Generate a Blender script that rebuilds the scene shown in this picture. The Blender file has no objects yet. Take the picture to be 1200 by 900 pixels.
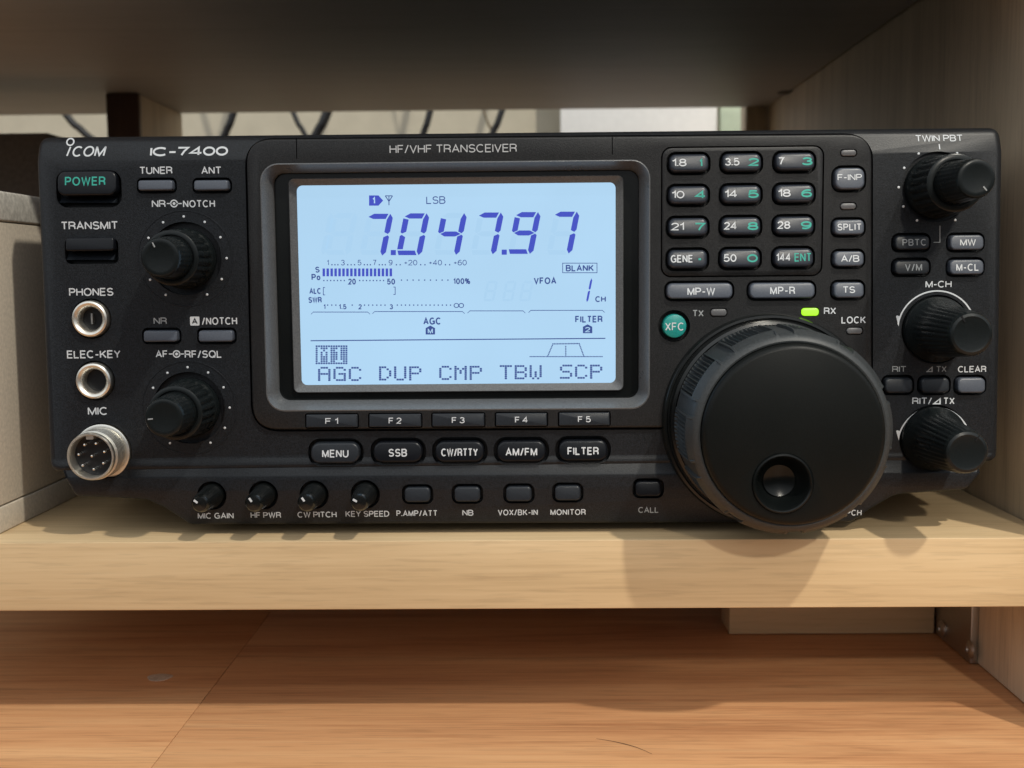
import bpy, bmesh, math, random
from mathutils import Vector, Matrix, noise

random.seed(7)
scene = bpy.context.scene
COL = scene.collection

# ------------------------------------------------------------------ camera
# all measures below are millimetres; meshes are written in metres
F_PX = 1350.0                       # focal length for a 1200 px wide picture
CAM_D = 341.0                       # lens to front panel
YAW = math.atan(21.0 / F_PX)
PITCH = math.atan(128.0 / F_PX)
ROLL = math.radians(0.5)
d0 = Vector((-math.sin(YAW) * math.cos(PITCH), math.cos(YAW) * math.cos(PITCH), -math.sin(PITCH)))
r0 = Vector((math.cos(YAW), math.sin(YAW), 0))
u0 = r0.cross(d0)
RV = r0 * math.cos(ROLL) - u0 * math.sin(ROLL)
UV = u0 * math.cos(ROLL) + r0 * math.sin(ROLL)
CAM = Vector((0, -CAM_D, 0))
cam_data = bpy.data.cameras.new("camera")
cam_data.sensor_width = 36.0
cam_data.lens = F_PX / 1200.0 * 36.0
cam_data.clip_start = 0.01
cam_data.clip_end = 50
cam_data.dof.use_dof = True
cam_data.dof.focus_distance = 0.335
cam_data.dof.aperture_fstop = 19
cam = bpy.data.objects.new("camera", cam_data)
COL.objects.link(cam)
M = Matrix((RV, UV, -d0)).transposed().to_4x4()
M.translation = CAM * 0.001
cam.matrix_world = M
scene.camera = cam

# ------------------------------------------------------------------ world, lamps, exposure
world = bpy.data.worlds.new("World")
scene.world = world
world.use_nodes = True
wb = world.node_tree.nodes["Background"]
_nt = world.node_tree
_tc = _nt.nodes.new('ShaderNodeTexCoord')
_sp = _nt.nodes.new('ShaderNodeSeparateXYZ')
_nt.links.new(_tc.outputs['Generated'], _sp.inputs[0])
_cr = _nt.nodes.new('ShaderNodeValToRGB')           # a room: dim floor and furniture, pale lit ceiling
_cr.color_ramp.elements[0].position = 0.50; _cr.color_ramp.elements[0].color = (0.035, 0.035, 0.036, 1)
_cr.color_ramp.elements[1].position = 0.72; _cr.color_ramp.elements[1].color = (1.16, 1.22, 1.27, 1)
_mr = _nt.nodes.new('ShaderNodeMath'); _mr.operation = 'MULTIPLY_ADD'
_mr.inputs[1].default_value = 0.5; _mr.inputs[2].default_value = 0.5
_nt.links.new(_sp.outputs['Z'], _mr.inputs[0])
_nt.links.new(_mr.outputs[0], _cr.inputs['Fac'])
_nt.links.new(_cr.outputs['Color'], wb.inputs[0])
wb.inputs[1].default_value = 1.0
scene.view_settings.view_transform = 'Standard'
scene.view_settings.look = 'None'
scene.view_settings.exposure = 0
scene.view_settings.gamma = 1


def lamp(name, loc, target, power, size, color, spot=None):
    ld = bpy.data.lights.new(name, 'AREA' if spot is None else 'SPOT')
    ld.energy = power
    ld.color = color
    if spot is None:
        ld.shape = 'DISK'
        ld.size = size
    else:
        ld.shadow_soft_size = size / 2
        ld.spot_size = spot[0]
        ld.spot_blend = spot[1]
    lo = bpy.data.objects.new(name, ld)
    COL.objects.link(lo)
    lo.location = loc
    lo.rotation_euler = (Vector(target) - Vector(loc)).to_track_quat('-Z', 'Y').to_euler()
    return lo


lamp("ceiling_lamp", (0.70, -0.90, 1.40), (0, 0, 0), 22.0, 0.055, (1.0, 0.94, 0.82))
lamp("room_lamp", (0.55, -2.75, 1.50), (0.52, 0, -0.08), 124.0, 0.12, (1.0, 0.93, 0.80), (math.radians(18.4), 0.06))

# ------------------------------------------------------------------ helpers


def at(u, v, y=0.0):
    """point of the plane at depth y (mm) that the 1200 px wide photo shows at u, v"""
    ray = d0 * F_PX + RV * (u - 600.0) + UV * (450.0 - v)
    t = (y - CAM.y) / ray.y
    p = CAM + ray * t
    return p.x, p.z


def on_level(u, v, z):
    ray = d0 * F_PX + RV * (u - 600.0) + UV * (450.0 - v)
    t = (z - CAM.z) / ray.z
    p = CAM + ray * t
    return p.x, p.y


def boxat(x0, y0, x1, y1, y=0.0):
    """centre and size (mm) of a picture box on the plane at depth y"""
    a = at(x0, (y0 + y1) / 2, y); b = at(x1, (y0 + y1) / 2, y)
    c = at((x0 + x1) / 2, y0, y); d = at((x0 + x1) / 2, y1, y)
    return (a[0] + b[0]) / 2, (c[1] + d[1]) / 2, abs(b[0] - a[0]), abs(c[1] - d[1])


ORIGIN = {}


def link(name, data, parent=None, origin=(0, 0, 0)):
    o = bpy.data.objects.new(name, data)
    COL.objects.link(o)
    og = Vector(origin)
    if parent is not None:
        o.parent = parent
        o.location = (og - ORIGIN[parent.name]) * 0.001
    else:
        o.location = og * 0.001
    ORIGIN[o.name] = og
    return o


def build(name, bm, mat, parent=None, angle=35, origin=None):
    bmesh.ops.recalc_face_normals(bm, faces=bm.faces[:])
    if origin is None:
        xs = [v.co for v in bm.verts]
        lo = Vector((min(c.x for c in xs), min(c.y for c in xs), min(c.z for c in xs)))
        hi = Vector((max(c.x for c in xs), max(c.y for c in xs), max(c.z for c in xs)))
        origin = (lo + hi) / 2
    og = Vector(origin)
    for v in bm.verts:
        v.co = (v.co - og) * 0.001
    me = bpy.data.meshes.new(name)
    bm.to_mesh(me)
    bm.free()
    mats = mat if isinstance(mat, (list, tuple)) else [mat]
    for m in mats:
        me.materials.append(m)
    for p in me.polygons:
        p.use_smooth = True
    me.set_sharp_from_angle(angle=math.radians(angle))
    return link(name, me, parent, og)


def empty(name, loc):
    return link(name, None, None, loc)


def tag(o, label=None, cat=None, group=None, kind=None):
    if label: o["label"] = label
    if cat: o["category"] = cat
    if group: o["group"] = group
    if kind: o["kind"] = kind
    return o


def rr(cx, cz, w, h, r, n=5):
    r = max(0.01, min(r, w / 2 - 0.005, h / 2 - 0.005))
    pts = []
    for (sx, sz, a0) in ((1, 1, 0), (-1, 1, 90), (-1, -1, 180), (1, -1, 270)):
        ox = cx + sx * (w / 2 - r); oz = cz + sz * (h / 2 - r)
        for i in range(n + 1):
            a = math.radians(a0 + 90.0 * i / n)
            pts.append((ox + r * math.cos(a), oz + r * math.sin(a)))
    return pts


def circle(cx, cz, r, n=48):
    return [(cx + r * math.cos(2 * math.pi * i / n), cz + r * math.sin(2 * math.pi * i / n)) for i in range(n)]


def fillet(pts, radii, n=6):
    out = []
    N = len(pts)
    for i in range(N):
        p = Vector(pts[i]); a = Vector(pts[i - 1]); b = Vector(pts[(i + 1) % N])
        r = radii[i] if isinstance(radii, (list, tuple)) else radii
        d1 = (a - p).normalized(); d2 = (b - p).normalized()
        ang = d1.angle(d2)
        if r <= 0.01 or ang > 3.1:
            out.append((p.x, p.y)); continue
        t = min(r / math.tan(ang / 2), (a - p).length * 0.49, (b - p).length * 0.49)
        p1 = p + d1 * t; p2 = p + d2 * t
        for k in range(n + 1):
            s = k / n
            q = p1 * (1 - s) ** 2 + p * 2 * s * (1 - s) + p2 * s ** 2
            out.append((q.x, q.y))
    return out


def inset_poly(pts, d):
    """move a closed outline inward by d"""
    N = len(pts)
    area = sum(pts[i - 1][0] * pts[i][1] - pts[i][0] * pts[i - 1][1] for i in range(N))
    sg = 1 if area > 0 else -1
    out = []
    for i in range(N):
        p = Vector(pts[i]); a = Vector(pts[i - 1]); b = Vector(pts[(i + 1) % N])
        e1 = (p - a); e2 = (b - p)
        if e1.length < 1e-6: e1 = e2
        if e2.length < 1e-6: e2 = e1
        n1 = Vector((-e1.y, e1.x)).normalized() * sg
        n2 = Vector((-e2.y, e2.x)).normalized() * sg
        nn = (n1 + n2)
        if nn.length < 1e-6: nn = n1
        nn.normalize()
        k = d / max(0.35, nn.dot(n1))
        q = p + nn * k
        out.append((q.x, q.y))
    return out


def loft(bm, layers, cap0=True, cap1=True):
    rings = []
    for pts, y in layers:
        rings.append([bm.verts.new((p[0], y, p[1])) for p in pts])
    n = len(rings[0])
    for k in range(len(rings) - 1):
        A, B = rings[k], rings[k + 1]
        for i in range(n):
            j = (i + 1) % n
            bm.faces.new((A[i], A[j], B[j], B[i]))
    if cap0: bm.faces.new(rings[0])
    if cap1: bm.faces.new(rings[-1])
    return rings


def ring_loft(bm, layers):
    """closed tube of rings: the last ring joins the first"""
    rings = [[bm.verts.new((p[0], y, p[1])) for p in pts] for pts, y in layers]
    n = len(rings[0]); L = len(rings)
    for k in range(L):
        A, B = rings[k], rings[(k + 1) % L]
        for i in range(n):
            j = (i + 1) % n
            bm.faces.new((A[i], A[j], B[j], B[i]))


def plate(pts, y_back, y_front, bev=0.6, steps=3):
    L = [(pts, y_back), (pts, y_front + bev)]
    for k in range(1, steps + 1):
        a = math.pi / 2 * k / steps
        L.append((inset_poly(pts, bev * (1 - math.cos(a))), y_front + bev * (1 - math.sin(a))))
    return L


def lathe(bm, cx, cz, prof, n=64, flute=None, cap0=True, cap1=True):
    """prof: list of (radius, y) from back to front; flute(i_ring, angle) gives a radius offset"""
    layers = []
    for k, (r, y) in enumerate(prof):
        pts = []
        for i in range(n):
            a = 2 * math.pi * i / n
            rad = r + (flute(k, a) if flute else 0)
            pts.append((cx + rad * math.cos(a), cz + rad * math.sin(a)))
        layers.append((pts, y))
    loft(bm, layers, cap0, cap1)


def cuboid(bm, x0, x1, y0, y1, z0, z1, bev=0):
    vs = [bm.verts.new((x, y, z)) for x in (x0, x1) for y in (y0, y1) for z in (z0, z1)]
    fs = []
    for idx in ((0, 1, 3, 2), (4, 6, 7, 5), (0, 4, 5, 1), (2, 3, 7, 6), (0, 2, 6, 4), (1, 5, 7, 3)):
        fs.append(bm.faces.new([vs[i] for i in idx]))
    if bev:
        es = list({e for f in fs for e in f.edges})
        bmesh.ops.bevel(bm, geom=es, offset=bev, segments=3, affect='EDGES', profile=0.5)


def tube(bm, pts, r, n=10):
    pts = [Vector(p) for p in pts]
    rings = []
    ref = Vector((0.31, 0.9, 0.2))
    for i, p in enumerate(pts):
        t = (pts[min(i + 1, len(pts) - 1)] - pts[max(i - 1, 0)]).normalized()
        a = t.cross(ref).normalized(); b = t.cross(a)
        rad = r(i / (len(pts) - 1)) if callable(r) else r
        rings.append([bm.verts.new(p + a * rad * math.cos(2 * math.pi * k / n) + b * rad * math.sin(2 * math.pi * k / n)) for k in range(n)])
    for k in range(len(rings) - 1):
        for i in range(n):
            j = (i + 1) % n
            bm.faces.new((rings[k][i], rings[k][j], rings[k + 1][j], rings[k + 1][i]))
    bm.faces.new(rings[0]); bm.faces.new(rings[-1])


def smooth_path(ctrl, n=24):
    P = [Vector(c) for c in ctrl]
    P = [P[0] * 2 - P[1]] + P + [P[-1] * 2 - P[-2]]
    out = []
    for i in range(1, len(P) - 2):
        for k in range(n):
            t = k / n
            a, b, c, d = P[i - 1], P[i], P[i + 1], P[i + 2]
            out.append(0.5 * ((2 * b) + (c - a) * t + (2 * a - 5 * b + 4 * c - d) * t * t + (3 * b - a - 3 * c + d) * t ** 3))
    out.append(P[-2])
    return out


def cut(target, cutter_bm):
    """carve the cutter volumes (mm) out of a finished object"""
    og = ORIGIN[target.name]
    bmesh.ops.recalc_face_normals(cutter_bm, faces=cutter_bm.faces[:])
    for v in cutter_bm.verts:
        v.co = v.co * 0.001
    cm = bpy.data.meshes.new("cutter"); cutter_bm.to_mesh(cm); cutter_bm.free()
    co = bpy.data.objects.new("cutter", cm); COL.objects.link(co)
    md = target.modifiers.new("cut", 'BOOLEAN')
    md.operation = 'DIFFERENCE'; md.solver = 'EXACT'; md.object = co
    bpy.context.view_layer.update()
    dg = bpy.context.evaluated_depsgraph_get()
    nm = bpy.data.meshes.new_from_object(target.evaluated_get(dg))
    target.modifiers.clear()
    old = target.data
    name = old.name
    target.data = nm
    bpy.data.meshes.remove(old)
    nm.name = name
    bpy.data.objects.remove(co); bpy.data.meshes.remove(cm)
    for p in nm.polygons:
        p.use_smooth = True
    nm.set_sharp_from_angle(angle=math.radians(35))


# ------------------------------------------------------------------ materials
def nodes_of(name):
    m = bpy.data.materials.new(name)
    m.use_nodes = True
    nt = m.node_tree
    return m, nt, nt.nodes["Principled BSDF"]


def plastic(name, col, rough=0.45, speck=0.25, bump=0.25, scale=2500, spec=0.5):
    m, nt, b = nodes_of(name)
    tc = nt.nodes.new('ShaderNodeTexCoord')
    nz = nt.nodes.new('ShaderNodeTexNoise'); nz.inputs['Scale'].default_value = scale
    nz.inputs['Detail'].default_value = 3
    nt.links.new(tc.outputs['Object'], nz.inputs['Vector'])
    n2 = nt.nodes.new('ShaderNodeTexNoise'); n2.inputs['Scale'].default_value = 45
    n2.inputs['Detail'].default_value = 5
    nt.links.new(tc.outputs['Object'], n2.inputs['Vector'])
    cr = nt.nodes.new('ShaderNodeValToRGB')
    cr.color_ramp.elements[0].position = 0.35; cr.color_ramp.elements[1].position = 0.72
    cr.color_ramp.elements[0].color = tuple(c * (1 - speck) for c in col) + (1,)
    cr.color_ramp.elements[1].color = tuple(c * (1 + speck) for c in col) + (1,)
    nt.links.new(nz.outputs['Fac'], cr.inputs['Fac'])
    nt.links.new(cr.outputs['Color'], b.inputs['Base Color'])
    mr = nt.nodes.new('ShaderNodeMapRange')
    mr.inputs['To Min'].default_value = rough - 0.08; mr.inputs['To Max'].default_value = rough + 0.08
    nt.links.new(n2.outputs['Fac'], mr.inputs['Value'])
    nt.links.new(mr.outputs['Result'], b.inputs['Roughness'])
    b.inputs['Specular IOR Level'].default_value = spec
    if bump:
        bp = nt.nodes.new('ShaderNodeBump'); bp.inputs['Strength'].default_value = bump
        bp.inputs['Distance'].default_value = 0.0001
        nt.links.new(nz.outputs['Fac'], bp.inputs['Height'])
        nt.links.new(bp.outputs['Normal'], b.inputs['Normal'])
    return m


def metal(name, col, rough=0.3, bump=0.0, scale=900):
    m, nt, b = nodes_of(name)
    b.inputs['Base Color'].default_value = col + (1,)
    b.inputs['Metallic'].default_value = 1
    tc = nt.nodes.new('ShaderNodeTexCoord')
    nz = nt.nodes.new('ShaderNodeTexNoise'); nz.inputs['Scale'].default_value = scale
    nt.links.new(tc.outputs['Object'], nz.inputs['Vector'])
    mr = nt.nodes.new('ShaderNodeMapRange')
    mr.inputs['To Min'].default_value = rough - 0.1; mr.inputs['To Max'].default_value = rough + 0.15
    nt.links.new(nz.outputs['Fac'], mr.inputs['Value'])
    nt.links.new(mr.outputs['Result'], b.inputs['Roughness'])
    return m


def wood(name, dark, mid, light, axis='X', scale=1.0, rough=0.55, contrast=1.0, lines=0.1):
    """planed softwood: long fibres along one axis, soft growth rings, a few darker streaks"""
    m, nt, b = nodes_of(name)
    L = nt.links
    tc = nt.nodes.new('ShaderNodeTexCoord')
    mp = nt.nodes.new('ShaderNodeMapping')
    s = {'X': (2.6, 26, 26), 'Y': (26, 2.6, 26), 'Z': (26, 26, 2.6)}[axis]
    mp.inputs['Scale'].default_value = tuple(v * scale for v in s)
    L.new(tc.outputs['Object'], mp.inputs['Vector'])
    big = nt.nodes.new('ShaderNodeTexNoise'); big.inputs['Scale'].default_value = 1.3
    big.inputs['Detail'].default_value = 6; big.inputs['Roughness'].default_value = 0.62
    big.inputs['Distortion'].default_value = 1.4
    L.new(mp.outputs['Vector'], big.inputs['Vector'])
    mp2 = nt.nodes.new('ShaderNodeMapping')
    s2 = {'X': (14, 620, 620), 'Y': (620, 14, 620), 'Z': (620, 620, 14)}[axis]
    mp2.inputs['Scale'].default_value = s2
    L.new(tc.outputs['Object'], mp2.inputs['Vector'])
    fine = nt.nodes.new('ShaderNodeTexNoise'); fine.inputs['Scale'].default_value = 1.5
    fine.inputs['Detail'].default_value = 4
    L.new(mp2.outputs['Vector'], fine.inputs['Vector'])
    mx = nt.nodes.new('ShaderNodeMath'); mx.operation = 'MULTIPLY_ADD'
    mx.inputs[1].default_value = 0.30
    L.new(fine.outputs['Fac'], mx.inputs[0])
    ad = nt.nodes.new('ShaderNodeMath'); ad.operation = 'MULTIPLY'; ad.inputs[1].default_value = 0.85 * contrast
    L.new(big.outputs['Fac'], ad.inputs[0])
    of = nt.nodes.new('ShaderNodeMath'); of.operation = 'ADD'
    of.inputs[1].default_value = 0.425 * (1 - contrast)
    L.new(ad.outputs[0], of.inputs[0])
    L.new(of.outputs[0], mx.inputs[2])
    cr = nt.nodes.new('ShaderNodeValToRGB')
    e = cr.color_ramp.elements
    e[0].position = 0.36; e[0].color = dark + (1,)
    e[1].position = 0.78; e[1].color = light + (1,)
    k = e.new(0.56); k.color = mid + (1,)
    L.new(mx.outputs[0], cr.inputs['Fac'])
    mp3 = nt.nodes.new('ShaderNodeMapping')
    s3 = {'X': (7, 210, 210), 'Y': (210, 7, 210), 'Z': (210, 210, 7)}[axis]
    mp3.inputs['Scale'].default_value = s3
    L.new(tc.outputs['Object'], mp3.inputs['Vector'])
    ln = nt.nodes.new('ShaderNodeTexNoise'); ln.inputs['Scale'].default_value = 1.0
    ln.inputs['Detail'].default_value = 5; ln.inputs['Roughness'].default_value = 0.7; ln.inputs['Distortion'].default_value = 1.2
    L.new(mp3.outputs['Vector'], ln.inputs['Vector'])
    lr = nt.nodes.new('ShaderNodeMapRange')
    lr.inputs['From Min'].default_value = 0.52; lr.inputs['From Max'].default_value = 0.74
    lr.inputs['To Min'].default_value = 1.0; lr.inputs['To Max'].default_value = 1.0 - lines * 1.6
    L.new(ln.outputs['Fac'], lr.inputs['Value'])
    mp4 = nt.nodes.new('ShaderNodeMapping')           # short dark pores
    mp4.inputs['Scale'].default_value = {'X': (60, 1000, 1000), 'Y': (1000, 60, 1000), 'Z': (1000, 1000, 60)}[axis]
    L.new(tc.outputs['Object'], mp4.inputs['Vector'])
    po = nt.nodes.new('ShaderNodeTexNoise'); po.inputs['Scale'].default_value = 1.0; po.inputs['Detail'].default_value = 2
    L.new(mp4.outputs['Vector'], po.inputs['Vector'])
    pr = nt.nodes.new('ShaderNodeMapRange')
    pr.inputs['From Min'].default_value = 0.56; pr.inputs['From Max'].default_value = 0.66
    pr.inputs['To Min'].default_value = 1.0; pr.inputs['To Max'].default_value = 0.93 - lines * 0.35
    L.new(po.outputs['Fac'], pr.inputs['Value'])
    pm = nt.nodes.new('ShaderNodeMath'); pm.operation = 'MULTIPLY'
    L.new(lr.outputs['Result'], pm.inputs[0]); L.new(pr.outputs['Result'], pm.inputs[1])
    mu = nt.nodes.new('ShaderNodeVectorMath'); mu.operation = 'SCALE'
    L.new(cr.outputs['Color'], mu.inputs[0]); L.new(pm.outputs[0], mu.inputs['Scale'])
    L.new(mu.outputs['Vector'], b.inputs['Base Color'])
    b.inputs['Roughness'].default_value = rough
    b.inputs['Specular IOR Level'].default_value = 0.35
    bp = nt.nodes.new('ShaderNodeBump'); bp.inputs['Strength'].default_value = 0.18
    bp.inputs['Distance'].default_value = 0.0002
    L.new(fine.outputs['Fac'], bp.inputs['Height'])
    L.new(bp.outputs['Normal'], b.inputs['Normal'])
    return m


def glow(name, col, strength=1.0, base=(0.02, 0.03, 0.05), vary=0.0):
    m, nt, b = nodes_of(name)
    b.inputs['Base Color'].default_value = base + (1,)
    b.inputs['Roughness'].default_value = 0.25
    b.inputs['Emission Color'].default_value = col + (1,)
    b.inputs['Emission Strength'].default_value = strength
    if vary:
        tc = nt.nodes.new('ShaderNodeTexCoord')
        nz = nt.nodes.new('ShaderNodeTexNoise'); nz.inputs['Scale'].default_value = 22
        nt.links.new(tc.outputs['Object'], nz.inputs['Vector'])
        mr = nt.nodes.new('ShaderNodeMapRange')
        mr.inputs['To Min'].default_value = strength * (1 - vary); mr.inputs['To Max'].default_value = strength * (1 + vary)
        nt.links.new(nz.outputs['Fac'], mr.inputs['Value'])
        nt.links.new(mr.outputs['Result'], b.inputs['Emission Strength'])
    return m


PANEL = plastic("panel_plastic", (0.0105, 0.0123, 0.0152), 0.40, 0.6, 0.5, 3200, 0.30)
FRAME = plastic("frame_plastic", (0.0135, 0.0138, 0.0148), 0.40, 0.6, 0.5, 3200, 0.32)
CHAMFER = plastic("chamfer_plastic", (0.10, 0.105, 0.11), 0.30, 0.3, 0.5, 3000)
BLACK = plastic("black_plastic", (0.010, 0.010, 0.011), 0.30, 0.1, 0.05, 1500)
GLOSS = plastic("glossy_black_plastic", (0.005, 0.006, 0.006), 0.19, 0.1, 0.0, 1500)
KNOB = plastic("knob_plastic", (0.0075, 0.0098, 0.0105), 0.27, 0.15, 0.10, 2200, 0.24)
RUBBER = plastic("rubber", (0.024, 0.028, 0.030), 0.52, 0.25, 0.35, 1800)
FACE = plastic("dial_face_plastic", (0.004, 0.005, 0.0048), 0.40, 0.25, 0.15, 2600, 0.16)
KEYGREY = plastic("grey_key_plastic", (0.066, 0.077, 0.100), 0.36, 0.12, 0.1, 2200)
KEYDARK = plastic("dark_key_plastic", (0.016, 0.019, 0.024), 0.32, 0.15, 0.1, 2200, 0.32)
KEYPAD = plastic("keypad_plastic", (0.021, 0.026, 0.037), 0.32, 0.15, 0.1, 2200, 0.42)
KEYBLACK = plastic("black_key_plastic", (0.0055, 0.0065, 0.009), 0.28, 0.15, 0.08, 2200, 0.25)
TEAL = plastic("teal_key_plastic", (0.012, 0.25, 0.225), 0.38, 0.1, 0.08, 2200)
WHITE = plastic("white_print", (0.57, 0.60, 0.63), 0.6, 0.05, 0, 2000)
MIDPRINT = plastic("mid_grey_print", (0.48, 0.50, 0.52), 0.6, 0.05, 0, 2000)
GREYPRINT = plastic("grey_print", (0.30, 0.32, 0.33), 0.6, 0.05, 0, 2000)
TEALPRINT = plastic("teal_print", (0.03, 0.36, 0.29), 0.6, 0.05, 0, 2000)
DARKTEAL = plastic("dark_teal_print", (0.035, 0.20, 0.18), 0.6, 0.05, 0, 2000)
LAMPGREY = plastic("lamp_grey_plastic", (0.10, 0.10, 0.105), 0.35, 0.1, 0.0, 2000)
CHROME = metal("nickel", (0.70, 0.68, 0.62), 0.36)
STEEL = metal("galvanised_steel", (0.50, 0.49, 0.46), 0.38)
BRASS = metal("pin_metal", (0.85, 0.83, 0.78), 0.22)
LCD = glow("lcd_backlight", (0.42, 0.65, 0.86), 1.0, vary=0.09)
INK = glow("lcd_ink", (0.030, 0.060, 0.25), 1.0)
INKBIG = glow("lcd_digit_ink", (0.040, 0.058, 0.50), 1.0)
INKGHOST = glow("lcd_ghost_ink", (0.394, 0.622, 0.835), 1.0)
LED = glow("led_green", (0.42, 0.95, 0.02), 1.2)

# ------------------------------------------------------------------ setting, desk and rack
Z_SHELF, Z_DESK, Z_TOP = -77.4, -135.0, 105.0
X_WALL, X_LEFT = 153.6, -162.0

PINE = wood("pale_pine", (0.42, 0.29, 0.155), (0.57, 0.415, 0.235), (0.66, 0.50, 0.30), 'X', 1.0, 0.5, 0.55, 0.06)
PINEV = wood("pale_pine_upright", (0.46, 0.37, 0.26), (0.60, 0.495, 0.36), (0.68, 0.57, 0.42), 'Z', 1.6, 0.55)
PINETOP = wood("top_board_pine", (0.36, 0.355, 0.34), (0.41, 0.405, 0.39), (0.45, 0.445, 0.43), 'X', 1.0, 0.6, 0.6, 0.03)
DESKW = wood("orange_pine", (0.32, 0.135, 0.058), (0.53, 0.275, 0.128), (0.63, 0.37, 0.185), 'X', 0.9, 0.42, 0.95, 0.20)
BROWN = wood("dark_brown_wood", (0.075, 0.045, 0.032), (0.10, 0.06, 0.042), (0.13, 0.08, 0.055), 'Z', 1, 0.5)

wm = plastic("wall_paint", (0.55, 0.50, 0.39), 0.8, 0.05, 0.2, 60)
bm = bmesh.new(); cuboid(bm, -1500, 1500, 560, 600, -800, 1500)
tag(build("wall", bm, wm), kind="structure")
fm = plastic("floor_finish", (0.25, 0.19, 0.13), 0.6, 0.1, 0.1, 40)
bm = bmesh.new(); cuboid(bm, -1500, 1500, -1500, 559, -830, -801)
tag(build("floor", bm, fm), kind="structure")

# desk: two planks butted at a fine seam
desk = tag(empty("desk", (0, 100, Z_DESK)), "orange pine desk of two butted planks under the shelf, with one grey knot", "desk")
bm = bmesh.new(); cuboid(bm, -700, -105.7, -230, 555, Z_DESK - 25, Z_DESK, 0.12); build("plank", bm, DESKW, desk)
bm = bmesh.new(); cuboid(bm, -105.55, 500, -230, 555, Z_DESK - 25, Z_DESK - 0.08, 0.12); build("plank", bm, DESKW, desk)
kx, ky = on_level(187, 794, Z_DESK)
bm = bmesh.new()
lay = []
for (s, z) in ((1, -0.4), (1, 0.10), (0.85, 0.22), (0.4, 0.12)):
    lay.append([bm.verts.new((kx + s * 4.2 * math.cos(a) * (1 + .12 * math.sin(3 * a)), ky + s * 3.6 * math.sin(a), Z_DESK + z)) for a in [2 * math.pi * i / 20 for i in range(20)]])
for k in range(3):
    for i in range(20):
        bm.faces.new((lay[k][i], lay[k][(i + 1) % 20], lay[k + 1][(i + 1) % 20], lay[k + 1][i]))
bm.faces.new(lay[-1]); bm.faces.new(lay[0])
build("knot", bm, plastic("knot_wood", (0.46, 0.38, 0.30), 0.4, 0.25, 0.4, 900), desk)

# rack: shelf, right side, top board, left upright, back post, spacer block, steel bracket
rack = tag(empty("wooden_rack", (0, 150, Z_DESK)), "pale pine rack whose shelf carries the radio, with a right side board and top board", "shelf rack")
bm = bmesh.new(); cuboid(bm, X_LEFT - 60, X_WALL - 0.4, -9.5, 330, Z_SHELF - 20.6, Z_SHELF, 0.35); build("shelf_board", bm, PINE, rack)
bm = bmesh.new(); cuboid(bm, X_WALL, X_WALL + 20, -21, 409, Z_DESK + 0.2, Z_TOP + 60, 0.5); build("side_board", bm, PINEV, rack)
bm = bmesh.new(); cuboid(bm, -420, X_WALL - 1.2, -20, 409, Z_TOP, Z_TOP + 20, 0.5); build("top_board", bm, PINETOP, rack)
bm = bmesh.new(); cuboid(bm, -240, -222, 328, 408, Z_DESK + 0.2, Z_TOP - 0.3, 0.5); up = build("upright", bm, PINEV, rack)
bm = bmesh.new(); cuboid(bm, -240.3, -221.7, 324, 327.8, Z_DESK + 0.2, Z_TOP - 0.3, 0.3); build("edge_strip", bm, BROWN, up)
bm = bmesh.new(); cuboid(bm, 139, X_WALL + 19, 409.4, 427, Z_DESK + 0.2, Z_TOP + 19, 0.5); build("back_post", bm, PINEV, rack)
bm = bmesh.new(); cuboid(bm, 74, X_WALL - 3.2, 81, 99, Z_DESK + 0.2, Z_SHELF - 20.8, 0.4); build("spacer_block", bm, PINE, rack)
br = bmesh.new()
cuboid(br, X_WALL - 2.8, X_WALL - 0.1, 47, 80.5, Z_DESK + 0.3, Z_SHELF - 23.6, 0.3)
cuboid(br, X_WALL - 35, X_WALL - 0.1, 47, 80.5, Z_SHELF - 23.4, Z_SHELF - 20.8, 0.3)
bracket = build("corner_bracket", br, STEEL, rack)
for (u, v) in ((1105, 737), (1138, 761)):
    # screw heads on the plate that faces left
    ray = d0 * F_PX + RV * (u - 600.0) + UV * (450.0 - v)
    t = (X_WALL - 2.8) / ray.x
    p = CAM + ray * t
    bm = bmesh.new()
    R = []
    for (r, dx) in ((3.1, 0.0), (3.1, -0.5), (2.4, -1.1), (1.2, -1.3), (1.0, -0.7)):
        R.append([bm.verts.new((X_WALL - 2.8 + dx, p.y + r * math.cos(2 * math.pi * i / 20), p.z + r * math.sin(2 * math.pi * i / 20))) for i in range(20)])
    for k in range(4):
        for i in range(20):
            bm.faces.new((R[k][i], R[k][(i + 1) % 20], R[k + 1][(i + 1) % 20], R[k + 1][i]))
    bm.faces.new(R[0]); bm.faces.new(R[-1])
    build("screw", bm, STEEL, bracket)

tx, ty = on_level(926, 108, Z_TOP)  # plain dark flattened oval set on the top board's underside, near the side board
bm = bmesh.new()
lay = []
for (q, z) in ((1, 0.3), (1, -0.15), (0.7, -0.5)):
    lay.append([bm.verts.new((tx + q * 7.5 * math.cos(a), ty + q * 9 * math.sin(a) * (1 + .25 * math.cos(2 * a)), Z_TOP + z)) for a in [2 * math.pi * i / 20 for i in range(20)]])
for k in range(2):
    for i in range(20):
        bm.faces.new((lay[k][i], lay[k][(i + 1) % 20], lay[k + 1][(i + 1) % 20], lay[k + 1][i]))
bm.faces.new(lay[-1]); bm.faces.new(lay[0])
build("knot", bm, plastic("dark_spot", (0.05, 0.04, 0.03), 0.6, 0.3, 0.3, 700), rack)

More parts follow.
